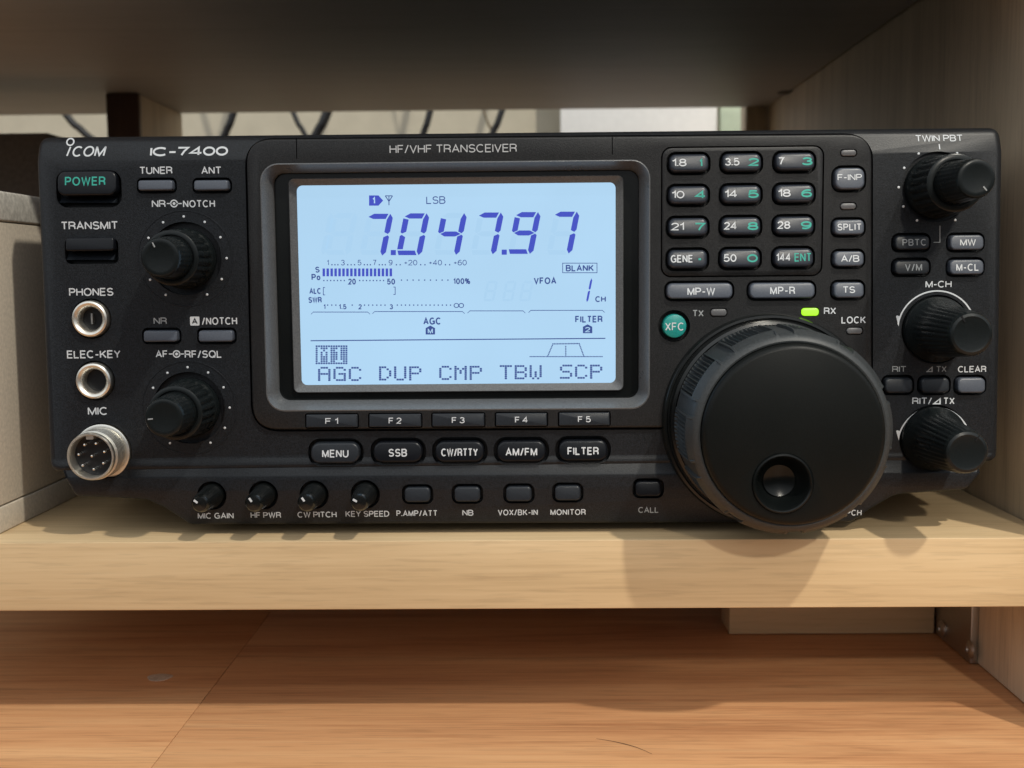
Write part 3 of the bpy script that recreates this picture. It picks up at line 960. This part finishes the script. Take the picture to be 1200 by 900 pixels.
# ghosts of unlit segments
bm = bmesh.new()
for (ch, x) in (('1', 352), ('8', 380), ('8', 421), ('8', 464.5), ('8', 508), ('8', 551), ('8', 595), ('8', 640)):
    seven(bm, ch, x, 249.5, 30, 49, SY + 0.02)
for x in (566, 588, 608): seven(bm, '8', x, 329, 13, 24, SY + 0.02)
ink("unlit_segments", bm, INKGHOST)
for (ch, x, yt) in (('7', 421.5, 250.5), ('0', 464, 250), ('4', 508, 249.7), ('7', 551, 249), ('9', 594.5, 248.5), ('7', 640, 248)):
    bm = bmesh.new(); seven(bm, ch, x, yt, 30, 49)
    ink("digit", bm, INKBIG)
for (x, y_) in ((460.5, 296), (590.5, 295.5)):
    bm = bmesh.new(); q_px(bm, x - 2.6, y_ - 3, x + 3.4, y_ + 3); ink("decimal_point", bm, INKBIG)
bm = bmesh.new(); seven(bm, '1', 678, 326, 11, 28); ink("digit", bm, INKBIG)


def lcd_text(s, x0, y0, x1, y1, bold=0.027, mat=INK):
    cx, cz, w, h = boxat(x0, y0, x1, y1, SY)
    bm = bmesh.new(); text_bm(bm, s, cx, cz, w, h, SY, bold)
    return ink("readout", bm, mat)


# antenna flag and mode
bm = bmesh.new()
quad(bm, [at(*p, SY + 0.02) for p in ((432.5, 229), (443.5, 229), (449, 235), (443.5, 241), (432.5, 241))], SY + 0.02)
ink("antenna_flag", bm, INKBIG)
lcd_text("1", 436, 231, 440, 239, 0.03, LCD)
bm = bmesh.new()
for (a, b) in (((451.5, 229.5), (460, 229.5)), ((451.5, 229.5), (455.8, 236)), ((460, 229.5), (455.8, 236)), ((455.8, 229.5), (455.8, 240.5))):
    va, vb = Vector(a), Vector(b); nrm = Vector((-(vb - va).y, (vb - va).x)).normalized() * 0.5
    quad(bm, [at(*(va + nrm), SY), at(*(vb + nrm), SY), at(*(vb - nrm), SY), at(*(va - nrm), SY)])
ink("antenna_symbol", bm)
lcd_text("LSB", 499.5, 230, 522, 239, 0.0)
for (s, x0, x1) in (("1", 383, 385.5), ("3", 399.5, 404), ("5", 419, 423.5), ("7", 437, 441), ("9", 455.5, 460), ("+20", 473.5, 489), ("+40", 502.5, 518), ("+60", 531.5, 547)):
    lcd_text(s, x0, 304.5, x1, 311, 0.0)
bm = bmesh.new()
for x in (389, 392.5, 396, 407.5, 411.5, 415.5, 427, 430.5, 434, 444.5, 448, 451.5, 464.5, 469, 493, 498, 522, 527):
    q_px(bm, x - 0.7, 309.5, x + 0.7, 311)
for k in range(7): q_px(bm, 379.5 + k * 4 - 0.7, 328, 379.5 + k * 4 + 0.7, 329.5)
for k in range(8): q_px(bm, 421.5 + k * 4 - 0.7, 328, 421.5 + k * 4 + 0.7, 329.5)
for k in range(9): q_px(bm, 470.5 + k * 6.8 - 0.7, 327.5, 470.5 + k * 6.8 + 0.7, 329)
for k in range(31):
    x = 384 + k * 4.8
    if any(a - 2 < x < b + 2 for a, b in ((396, 407), (419, 425), (455, 461), (530, 545))): continue
    q_px(bm, x - 0.7, 356.8, x + 0.7, 358.3)
ink("meter_dots", bm)
bm = bmesh.new()
for k in range(18): q_px(bm, 378 + k * 4.62, 314.6, 378 + k * 4.62 + 2.9, 323.8)
ink("signal_bars", bm, INKBIG)
lcd_text("S", 369.5, 312.5, 374.5, 319.5); lcd_text("Po", 365, 321, 375.5, 328.5)
lcd_text("20", 408, 326.5, 417, 333.5); lcd_text("50", 453.5, 326.5, 463, 333.5); lcd_text("100%", 531, 326, 551, 333)
lcd_text("ALC", 362.5, 337.5, 376, 344.5); lcd_text("SWR", 361.5, 348, 377, 355)
lcd_text("1", 379, 356.5, 381.5, 362.5); lcd_text("1.5", 397, 356.5, 406, 362.5); lcd_text("2", 420, 356.5, 424, 362.5); lcd_text("3", 456.5, 356.5, 460.5, 362.5)
bm = bmesh.new()
for cx_ in (534.8, 540.6):                       # infinity sign
    ring = []
    for i in range(18):
        a = 2 * math.pi * i / 18
        ring.append((bm.verts.new((*[at(cx_ + 3.2 * math.cos(a), 358 + 2.9 * math.sin(a), SY)[0]], SY, at(cx_ + 3.2 * math.cos(a), 358 + 2.9 * math.sin(a), SY)[1])),
                     bm.verts.new((at(cx_ + 2.2 * math.cos(a), 358 + 2.0 * math.sin(a), SY)[0], SY, at(cx_ + 2.2 * math.cos(a), 358 + 2.0 * math.sin(a), SY)[1]))))
    for i in range(18):
        j = (i + 1) % 18
        bm.faces.new((ring[i][0], ring[j][0], ring[j][1], ring[i][1]))
ink("infinity_symbol", bm)
bm = bmesh.new()
q_px(bm, 378.5, 336.5, 379.3, 346); q_px(bm, 378.5, 336.5, 381, 337.3); q_px(bm, 378.5, 345.2, 381, 346)
q_px(bm, 462.7, 336, 463.5, 345.5); q_px(bm, 461, 336, 463.5, 336.8); q_px(bm, 461, 344.7, 463.5, 345.5)
for (x0, x1, y_) in ((364, 434, 365.3), (436, 545, 364.7), (547.5, 616, 363.9), (619, 709, 363.3)):
    q_px(bm, x0 + 3, y_, x1 - 3, y_ + 0.8)
    quad(bm, [at(x0 + 3, y_, SY), at(x0 + 3, y_ + 0.9, SY), at(x0 + 0.8, y_ + 3, SY), at(x0, y_ + 3, SY)])
    quad(bm, [at(x1 - 3, y_, SY), at(x1 - 3, y_ + 0.9, SY), at(x1 - 0.8, y_ + 3, SY), at(x1, y_ + 3, SY)])
quad(bm, [at(364, 398.7, SY), at(709.5, 395.9, SY), at(709.5, 397.1, SY), at(364, 399.9, SY)])
for (a, b, c, d_) in ((659, 308, 700, 308.8), (659, 319.2, 700, 320), (659, 308, 659.8, 320), (699.2, 308, 700, 320)): q_px(bm, a, b, c, d_)
ink("ruled_lines", bm)
lcd_text("BLANK", 663, 310.3, 696, 318); lcd_text("VFOA", 625.5, 325, 652, 333); lcd_text("CH", 697.5, 347, 710, 354)
lcd_text("AGC", 496, 372, 516.5, 380.5); lcd_text("FILTER", 674, 370, 706, 378)
for (s, x, y_) in (("M", 504.3, 387), ("2", 688.6, 385.5)):
    bm = bmesh.new()
    quad(bm, [at(*p, SY + 0.02) for p in ((x - 5.5, y_ - 2.5), (x, y_ - 5.5), (x + 5.5, y_ - 2.5), (x + 5.5, y_ + 5), (x - 5.5, y_ + 5))], SY + 0.02)
    ink("readout_flag", bm)
    lcd_text(s, x - 3, y_ - 2.2, x + 3, y_ + 3.8, 0.02, LCD)
G57 = {'A': ["01110", "10001", "10001", "11111", "10001", "10001", "10001"], 'G': ["01110", "10001", "10000", "10111", "10001", "10001", "01111"],
       'C': ["01110", "10001", "10000", "10000", "10000", "10001", "01110"], 'D': ["11100", "10010", "10001", "10001", "10001", "10010", "11100"],
       'U': ["10001", "10001", "10001", "10001", "10001", "10001", "01110"], 'P': ["11110", "10001", "10001", "11110", "10000", "10000", "10000"],
       'M': ["10001", "11011", "10101", "10101", "10001", "10001", "10001"], 'T': ["11111", "00100", "00100", "00100", "00100", "00100", "00100"],
       'B': ["11110", "10001", "10001", "11110", "10001", "10001", "11110"], 'W': ["10001", "10001", "10001", "10101", "10101", "10101", "01010"],
       'S': ["01111", "10000", "10000", "01110", "00001", "00001", "11110"], '1': ["00100", "01100", "00100", "00100", "00100", "00100", "01110"]}


def dots(bm, word, x0, y0, x1, y1, invert=False):
    n = len(word)
    cols = 6 * n - 1
    dx, dy = (x1 - x0) / cols, (y1 - y0) / 7
    on = set()
    for i, ch in enumerate(word):
        for r_ in range(7):
            for c in range(5):
                if G57[ch][r_][c] == '1': on.add((i * 6 + c, r_))
    if invert:
        cells = [(c, r_) for c in range(-1, cols + 1) for r_ in range(-1, 8) if (c, r_) not in on]
    else:
        cells = on
    for (c, r_) in cells:
        m = .11 if invert else .06
        q_px(bm, x0 + (c + m) * dx, y0 + (r_ + m) * dy, x0 + (c + 1 - m) * dx, y0 + (r_ + 1 - m) * dy)


for (w_, x0, x1, y0) in (("AGC", 372.5, 423.5, 429.8), ("DUP", 444, 494, 429.2), ("CMP", 514.5, 565, 428.6), ("TBW", 585.5, 635, 427.8), ("SCP", 656, 706, 427.2)):
    bm = bmesh.new(); dots(bm, w_, x0, y0, x1, y0 + 16.8); ink("key_caption", bm)
bm = bmesh.new(); dots(bm, "M1", 372.5, 407, 404.5, 424.5, True); ink("menu_caption", bm)
bm = bmesh.new()
for k in range(50): q_px(bm, 620.6 + k * 1.72, 417.3, 620.6 + k * 1.72 + 1.35, 418.5)
for (a, b) in (((642, 417), (648, 403)), ((648, 403), (678.7, 402.6)), ((678.7, 402.6), (684, 417)), ((663, 406), (663, 416))):
    n_ = max(3, int((Vector(b) - Vector(a)).length / 1.75))
    for k in range(n_ + 1):
        p = Vector(a).lerp(Vector(b), k / n_)
        q_px(bm, p.x - 0.7, p.y - 0.7, p.x + 0.7, p.y + 0.7)
ink("filter_curve", bm)

# --- printed lettering on the panels
zs_off = 0.42


def on_strip(v):                                    # depth of the sloped top strip at picture row v
    z = at(600, v + 3)[1]
    return max(0.0, (z - zb) * 0.42)


for (s, x0, y0, x1, y1) in (("TUNER", 163.5, 195.3, 202, 204), ("ANT", 236, 195.3, 259.5, 204), ("TRANSMIT", 71.5, 259.5, 138.5, 269),
                            ("PHONES", 81, 337.5, 133, 346.8), ("ELEC-KEY", 78.5, 410.5, 141.5, 419.8), ("MIC", 103, 477, 125.5, 486.3), ("/NOTCH", 236.5, 371.8, 278, 380.6),
                            ("NR", 178, 234.5, 194, 243), ("NOTCH", 214.5, 234.5, 252, 243), ("AF", 182.5, 410.6, 196.5, 419), ("RF/SQL", 216.5, 410.6, 260, 419.4),
                            ("M-CH", 1084.5, 329, 1115, 337), ("CLEAR", 1122.5, 428.8, 1155.5, 436.3), ("TX", 1105.5, 465.8, 1118.5, 473.8), ("RIT/", 1069, 465.8, 1092, 473.8)):
    legend(s, x0, y0, x1, y1, 0.0, front)
legend("NR", 180, 372, 195.5, 380, 0.0, front, GREYPRINT)
legend("RIT", 1045.5, 429, 1062, 436, 0.0, front, GREYPRINT, 0.008)
legend("TX", 1097, 429, 1109, 436, 0.0, front, GREYPRINT, 0.008)
bm = bmesh.new(); c = boxat(222.8, 371, 233.8, 381.5); loft(bm, [(rr(c[0], c[1], c[2], c[3], 0.3), -0.05), (rr(c[0], c[1], c[2], c[3], 0.3), -0.06)])
flagA = build("legend", bm, WHITE, front)
legend("A", 225, 372.8, 231.6, 379.8, -0.05, front, BLACK, 0.02)
# concentric knob symbols with their side bars
for (cx_, cy_, l0, l1, r0_, r1_) in ((204, 238.5, 195.5, 200, 209, 213), (207, 414.8, 198, 203, 211.5, 215.5)):
    bm = bmesh.new()
    c = at(cx_, cy_)
    for (ra, rb) in ((1.15, 0.8), (0.42, 0.0)):
        A = circle(c[0], c[1], ra, 24)
        if rb:
            B_ = circle(c[0], c[1], rb, 24)
            va = [bm.verts.new((p[0], -0.06, p[1])) for p in A]; vb = [bm.verts.new((p[0], -0.06, p[1])) for p in B_]
            for i in range(24): bm.faces.new((va[i], va[(i + 1) % 24], vb[(i + 1) % 24], vb[i]))
        else:
            quad(bm, A, -0.06)
    q_px(bm, l0, cy_ - 0.6, l1, cy_ + 0.6, -0.06); q_px(bm, r0_ - 2, cy_ - 0.6, r1_, cy_ + 0.6, -0.06)
    build("knob_symbol", bm, WHITE, front)


def triangle_mark(x0, y0, x1, y1, mat):
    bm = bmesh.new()
    a, b, c = Vector((x0, y1)), Vector((x1, y1)), Vector((x1, y0))
    ce = (a + b + c) / 3
    ai, bi, ci = [ce + (p - ce) * 0.48 for p in (a, b, c)]
    V_ = [bm.verts.new((at(*p, -0.06)[0], -0.06, at(*p, -0.06)[1])) for p in (a, b, c, ai, bi, ci)]
    for i in range(3):
        j = (i + 1) % 3
        bm.faces.new((V_[i], V_[j], V_[3 + j], V_[3 + i]))
    build("legend", bm, mat, front)


triangle_mark(1085, 429, 1093, 436, GREYPRINT)
triangle_mark(1092.5, 465.8, 1102.5, 473.8, WHITE)

# maker's mark and model lettering on the sloped strip
def strip_text(s, x0, y0, x1, y1, bold, slant=0.0, name="legend", mat=None):
    cx, cz, w, h = boxat(x0, y0, x1, y1, 1.5)
    bm = bmesh.new(); text_bm(bm, s, cx, cz, w, h, 0, bold, slant)
    for v in bm.verts: v.co.y = max(0, v.co.z - zb) * 0.37 - 0.12
    return build(name, bm, mat or WHITE, front)


strip_text("\u0131", 79, 171, 84, 184, 0.006, 0.14, "logo"); strip_text("COM", 86, 171, 125.5, 184, 0.010, 0.14, "logo")
bm = bmesh.new(); c = at(82.5, 166.3, 2)
va = [bm.verts.new((p[0], 0, p[1])) for p in circle(c[0], c[1], 1.25, 28)]; vb = [bm.verts.new((p[0], 0, p[1])) for p in circle(c[0], c[1], 0.82, 28)]
for i in range(28): bm.faces.new((va[i], va[(i + 1) % 28], vb[(i + 1) % 28], vb[i]))
for v in bm.verts: v.co.y = max(0, v.co.z - zb) * 0.37 - 0.12
build("logo", bm, WHITE, front)
strip_text("IC-7400", 177, 172, 268, 183.3, 0.03, 0.0, "model_lettering")
strip_text("TWIN PBT", 1072.5, 158, 1128, 166, 0.006)
legend("HF/VHF TRANSCEIVER", 456.5, 169.3, 605.5, 179, P1, frame, MIDPRINT, 0.0)
legend("TX", 811.5, 363.2, 824.5, 371, P1, frame, GREYPRINT); legend("RX", 965.5, 360.3, 979.5, 368.3, P1, frame); legend("LOCK", 986, 370.8, 1014.5, 379, P1, frame)

low_y = PL


def low_legend(s, x0, y0, x1, y1, mat=None, bold=0.01):
    cx, cz, w, h = boxat(x0, y0, x1, y1, PL + 0.5)
    bm = bmesh.new(); text_bm(bm, s, cx, cz, w, h, 0, bold)
    for v in bm.verts: v.co.y = PL + max(0, zs - v.co.z) * 0.10 - 0.07
    build("legend", bm, mat or WHITE, lower)


for (s, x0, x1, yc, mat) in (("MIC GAIN", 231.5, 273.5, 604.6, None), ("HF PWR", 293.5, 329, 603.8, None), ("CW PITCH", 348.5, 394.3, 603.2, None), ("KEY SPEED", 404.8, 456, 602.3, None),
                             ("P.AMP/ATT", 464.5, 512.5, 601.6, None), ("NB", 541.8, 554.7, 601, None), ("VOX/BK-IN", 583.5, 630.2, 600.6, None), ("MONITOR", 645, 686.3, 600.3, None),
                             ("CALL", 748, 772, 597.6, GREYPRINT), ("SPCH", 986, 1010, 601, None)):
    low_legend(s, x0, yc - 3.5, x1, yc + 3.5, mat)


# scale dots, arcs and pointer marks
def scale_dots(c, r, angles, rad=0.36):
    for a in angles:
        x = c[0] + r * math.sin(math.radians(a)); z = c[1] + r * math.cos(math.radians(a))
        bm = bmesh.new(); lathe(bm, x, z, [(rad, 0.05), (rad, -0.05), (rad * .6, -0.12)], 14)
        if z > zb:
            for v in bm.verts: v.co.y += (z - zb) * 0.37
        build("scale_dot", bm, WHITE, front)


ANG = [-150, -120, -90, -60, -30, 0, 30, 60, 90, 120, 150]
scale_dots(NRC, 12.3, ANG); scale_dots(AFC, 12.2, ANG)
scale_dots(PBC, 11.1, [-150, -120, -90, -60, -30, 30, 60, 90, 120, 150])
for c in (NRC, AFC):                                # shallow raised ring around the twin knobs
    bm = bmesh.new()
    ring_loft(bm, [(circle(*c, 14.3, 72), 0.05), (circle(*c, 14.2, 72), -0.12), (circle(*c, 13.9, 72), -0.12), (circle(*c, 13.8, 72), 0.05)])
    build("scale_ring", bm, PANEL, front)
bm = bmesh.new()
q_px(bm, 1101, 168.5, 1102.3, 175, -0.06)
for v in bm.verts: v.co.y = max(0, v.co.z - zb) * 0.37 - 0.1
build("pointer_mark", bm, WHITE, front)
bm = bmesh.new(); q_px(bm, 1101, 264.5, 1102, 284.3, -0.06); q_px(bm, 1094, 283.5, 1101, 284.4, -0.06); build("pointer_mark", bm, GREYPRINT, front)


def arc(c, r, a0, a1, w0, w1, ends):
    bm = bmesh.new()
    n = 40
    prev = None
    for i in range(n + 1):
        t = i / n
        a = math.radians(a0 + (a1 - a0) * t)
        w = w0
        o = (bm.verts.new((c[0] + (r + w / 2) * math.sin(a), -0.06, c[1] + (r + w / 2) * math.cos(a))), bm.verts.new((c[0] + (r - w / 2) * math.sin(a), -0.06, c[1] + (r - w / 2) * math.cos(a))))
        if prev: bm.faces.new((prev[0], o[0], o[1], prev[1]))
        prev = o
    for a_, dirn in ends:                           # wedge that widens at the arc's end
        a = math.radians(a_); b = math.radians(a_ + dirn * 15)
        pts = [(c[0] + (r - w0 / 2) * math.sin(b), c[1] + (r - w0 / 2) * math.cos(b)), (c[0] + (r + 1.2) * math.sin(b * 0.1 + a * 0.9), c[1] + (r + 1.2) * math.cos(b * 0.1 + a * 0.9)),
               (c[0] + (r + 1.0) * math.sin(a), c[1] + (r + 1.0) * math.cos(a)), (c[0] + r * math.sin(a), c[1] + r * math.cos(a))]
        quad(bm, pts, -0.075)
    build("scale_arc", bm, WHITE, front)


arc(MCC, 11.3, -82, 82, 0.42, 0, [(-70, -1)])
arc(at(1094.5, 519.5), 10.7, -78, 76, 0.42, 0, [(-70, -1), (74, 1)])


# --- knobs
def knurl(n, depth, rings):
    def f(k, a):
        if k not in rings: return 0
        return -depth * (0.5 + 0.5 * math.cos(n * a)) ** 2
    return f


def twin_knob(c, tip, r_out, r_in, r_tip, y_mid, angle, name="twin_knob"):
    bm = bmesh.new()
    lathe(bm, c[0], c[1], [(r_out + .5, 1.9), (r_out + .5, -1.5), (r_out + .1, -2.2), (r_out, -3), (r_out - .35, y_mid + 1.0), (r_out - .6, y_mid + .25), (r_out - 1.0, y_mid), (r_in + .5, y_mid), (r_in + .3, y_mid + 0.7), (r_in, y_mid + .7)], 144,
          knurl(22, 0.6, (3, 4)))
    o = part(name, bm, KNOB)
    bm = bmesh.new()
    lathe(bm, c[0], c[1], [(r_in, y_mid + .7), (r_in - 0.05, y_mid - .8), (r_tip + .15, tip + 1.4), (r_tip, tip + .8), (r_tip - .3, tip + .25), (r_tip - .9, tip), (r_tip - 1.6, tip + .12), (0.4, tip + .25)], 144,
          knurl(28, 0.16, (1, 2)))
    cap = build("inner_knob", bm, KNOB, o)
    a = math.radians(angle)
    bm = bmesh.new()
    dx, dz = math.sin(a), math.cos(a)
    nx, nz = dz, -dx
    pts = [(c[0] + dx * q + nx * s, c[1] + dz * q + nz * s) for q, s in ((r_tip - 1.0, .16), (r_tip - 1.0, -.16), (r_tip - 2.4, -.16), (r_tip - 2.4, .16))]
    loft(bm, [(pts, tip + .5), (pts, tip - .04)])
    build("pointer_line", bm, GREYPRINT, cap)
    return o


twin_knob(NRC, -23.5, 8.4, 6.1, 5.5, -13.5, -25)
twin_knob(AFC, -24, 8.4, 6.1, 5.5, -13.5, -95)
twin_knob(PBC, -30, 8.6, 6.0, 5.2, -15, 140)


def channel_knob(c, tip, angle):
    bm = bmesh.new()
    lathe(bm, c[0], c[1], [(9.6, 1.4), (9.6, -1.2), (9.3, -2.0), (8.6, -3.2), (8.2, -4.5), (7.6, -6.5), (7.5, -10), (6.3, tip + 2.2), (6.0, tip + 1.0), (5.6, tip + .3), (4.9, tip), (4.2, tip + .15), (0.4, tip + .25)], 144,
          knurl(30, 0.32, (5, 6, 7)))
    o = part("channel_knob", bm, KNOB)
    a = math.radians(angle)
    dx, dz = math.sin(a), math.cos(a); nx, nz = dz, -dx
    bm = bmesh.new()
    pts = [(c[0] + dx * q + nx * s, c[1] + dz * q + nz * s) for q, s in ((5.6, .18), (5.6, -.18), (3.8, -.18), (3.8, .18))]
    loft(bm, [(pts, tip + .6), (pts, tip - .05)])
    build("pointer_line", bm, BLACK, o)


channel_knob(MCC, -27.5, -30)
channel_knob(RTC, -26.5, 35)

for c, a in zip(SMALL, (-55, -35, -35, -60)):
    bm = bmesh.new()
    lathe(bm, c[0], c[1], [(3.6, 1.9), (3.6, -3.0), (3.4, -3.7), (3.2, -4.6), (2.8, -12.6), (2.6, -13.7), (2.0, -14.5), (0.3, -14.7)], 72, knurl(18, 0.12, (3, 4)))
    o = part("trimmer_knob", bm, GLOSS)
    aa = math.radians(a)
    dx, dz = math.sin(aa), math.cos(aa); nx, nz = dz, -dx
    bm = bmesh.new()
    pts = [(c[0] + dx * q + nx * s, c[1] + dz * q + nz * s) for q, s in ((2.0, .28), (2.0, -.28), (0.7, -.28), (0.7, .28))]
    loft(bm, [(pts, -13.9), (pts, -14.75)])
    build("pointer_line", bm, WHITE, o)

# --- jacks
for c in (PHC, ELC):
    bm = bmesh.new()
    ring_loft(bm, [(circle(*c, 5.5), 2.9), (circle(*c, 5.5), -0.6), (circle(*c, 5.2), -1.5), (circle(*c, 4.7), -1.8), (circle(*c, 4.1), -1.5), (circle(*c, 3.55), -0.7), (circle(*c, 3.3), 2.9)])
    o = part("phone_jack", bm, CHROME)
    bm = bmesh.new(); loft(bm, [(circle(*c, 3.28), 2.9), (circle(*c, 3.28), 2.2)]); build("jack_socket", bm, BLACK, o)
bm = bmesh.new()
c = PHC
loft(bm, [(rr(c[0] - 0.1, c[1], 0.5, 3.2, .2), 2.1), (rr(c[0] - .1, c[1], 0.5, 3.2, .2), 0.6)])
part("jack_contact", bm, STEEL)

# --- microphone connector
mx, mz = MICC
bm = bmesh.new()
prof = [(8.3, 2.4), (8.3, -1.0), (7.9, -1.2), (7.15, -1.2)]
y = -1.4
while y > -8.2:                                       # thread
    prof += [(7.35, y), (7.3, y - 0.35), (6.6, y - 0.5), (6.6, y - 0.75)]; y -= 1.0
prof += [(7.05, -9.2), (7.0, -9.9), (6.7, -10.3), (6.35, -10.3), (6.15, -9.9)]
ring_loft(bm, [(circle(mx, mz, r, 72), yy) for r, yy in prof] + [(circle(mx, mz, 6.1, 72), 2.4)])
mic = part("microphone_connector", bm, CHROME)
bm = bmesh.new(); loft(bm, [(circle(mx, mz, 6.08), 2.3), (circle(mx, mz, 6.08), -6.0)]); build("socket_insert", bm, BLACK, mic)
for (a, r) in [(0, 0)] + [(20 + 51.43 * k, 3.9) for k in range(7)]:
    x = mx + r * math.sin(math.radians(a)); z = mz + r * math.cos(math.radians(a))
    bm = bmesh.new(); lathe(bm, x, z, [(0.45, -5.8), (0.45, -8.8), (0.3, -9.2), (0.1, -9.3)], 14)
    build("pin", bm, BRASS, mic)
bm = bmesh.new(); loft(bm, [(rr(mx - 0.2, mz + 5.5, 2.2, 1.0, .3), -6), (rr(mx - 0.2, mz + 5.5, 2.2, 1.0, .3), -9.6)]); build("key_tab", bm, CHROME, mic)

# --- tuning dial
DC = at(899, 491)
bm = bmesh.new()
ring_loft(bm, [(circle(*DC, 31.6, 128), 0.6), (circle(*DC, 31.4, 128), -2.9), (circle(*DC, 30.9, 128), -3.6), (circle(*DC, 30.2, 128), -3.7), (circle(*DC, 29.9, 128), -3.1), (circle(*DC, 29.4, 128), -3.1),
               (circle(*DC, 29.1, 128), -4.6), (circle(*DC, 28.2, 128), -4.9), (circle(*DC, 25, 128), -3.5), (circle(*DC, 25, 128), 0.6)])
collar = part("dial_collar", bm, GLOSS)
DY = -35.5
dial = bmesh.new()
lathe(dial, DC[0], DC[1], [(24, 0.5), (24.2, -31), (24.6, -33.6), (24.4, -34.4), (23.7, DY + .25), (23.0, DY), (0.5, DY)], 160)
dialo = part("tuning_dial", dial, FACE)
dpx, dpz = at(917.3, 566.7, DY)
cb = bmesh.new(); loft(cb, [(circle(dpx, dpz, 8.3, 56), DY + 9), (circle(dpx, dpz, 8.3, 56), DY - 4)]); cut(dialo, cb)
bm = bmesh.new()
lathe(bm, dpx, dpz, [(8.2, DY + 8.9), (8.2, DY - .1), (8.0, DY - .5), (7.6, DY - .6), (7.2, DY - .2), (6.9, DY + .6), (6.0, DY + 3.2), (5.0, DY + 4.6), (4.6, DY + 5.0), (4.3, DY + 4.6), (3.2, DY + 5.0), (1.5, DY + 5.4), (0.3, DY + 5.5)], 72, cap0=False)
build("finger_dimple", bm, plastic("dimple_plastic", (0.004, 0.005, 0.005), 0.2, 0.1, 0.0, 1500, 0.22), dialo)
# rubber grip: groups of fine ribs framed by a raised outline
NA = 960
prof = [(24.25, -5.2), (27.4, -5.2), (28.0, -6.0), (28.1, -8.5), (28.1, -9.4), (28.1, -11), (28.0, -21), (27.7, -27.6), (27.6, -28.3), (27.45, -29.3), (27.3, -30.2), (26.9, -31.6), (25.9, -32.8), (25.2, -33.1), (24.75, -33.0), (24.6, -32.2)]


def rib(k, a):
    if k < 4 or k > 10: return 0
    t = ((math.degrees(a) + 10) % 36.0)
    if t > 27: return -0.25 if 5 <= k <= 8 else -0.1
    if t < 1.6 or t > 25.4: return 0.6
    if k in (4, 8, 9): return 0.6
    if k >= 10: return 0.0
    return -0.75 + 1.1 * (0.5 + 0.5 * math.cos(2 * math.pi * (t - 1.6) / 23.8 * 10 + math.pi))


bm = bmesh.new()
lathe(bm, DC[0], DC[1], prof, NA, rib, cap0=False, cap1=False)
build("rubber_grip", bm, RUBBER, dialo)
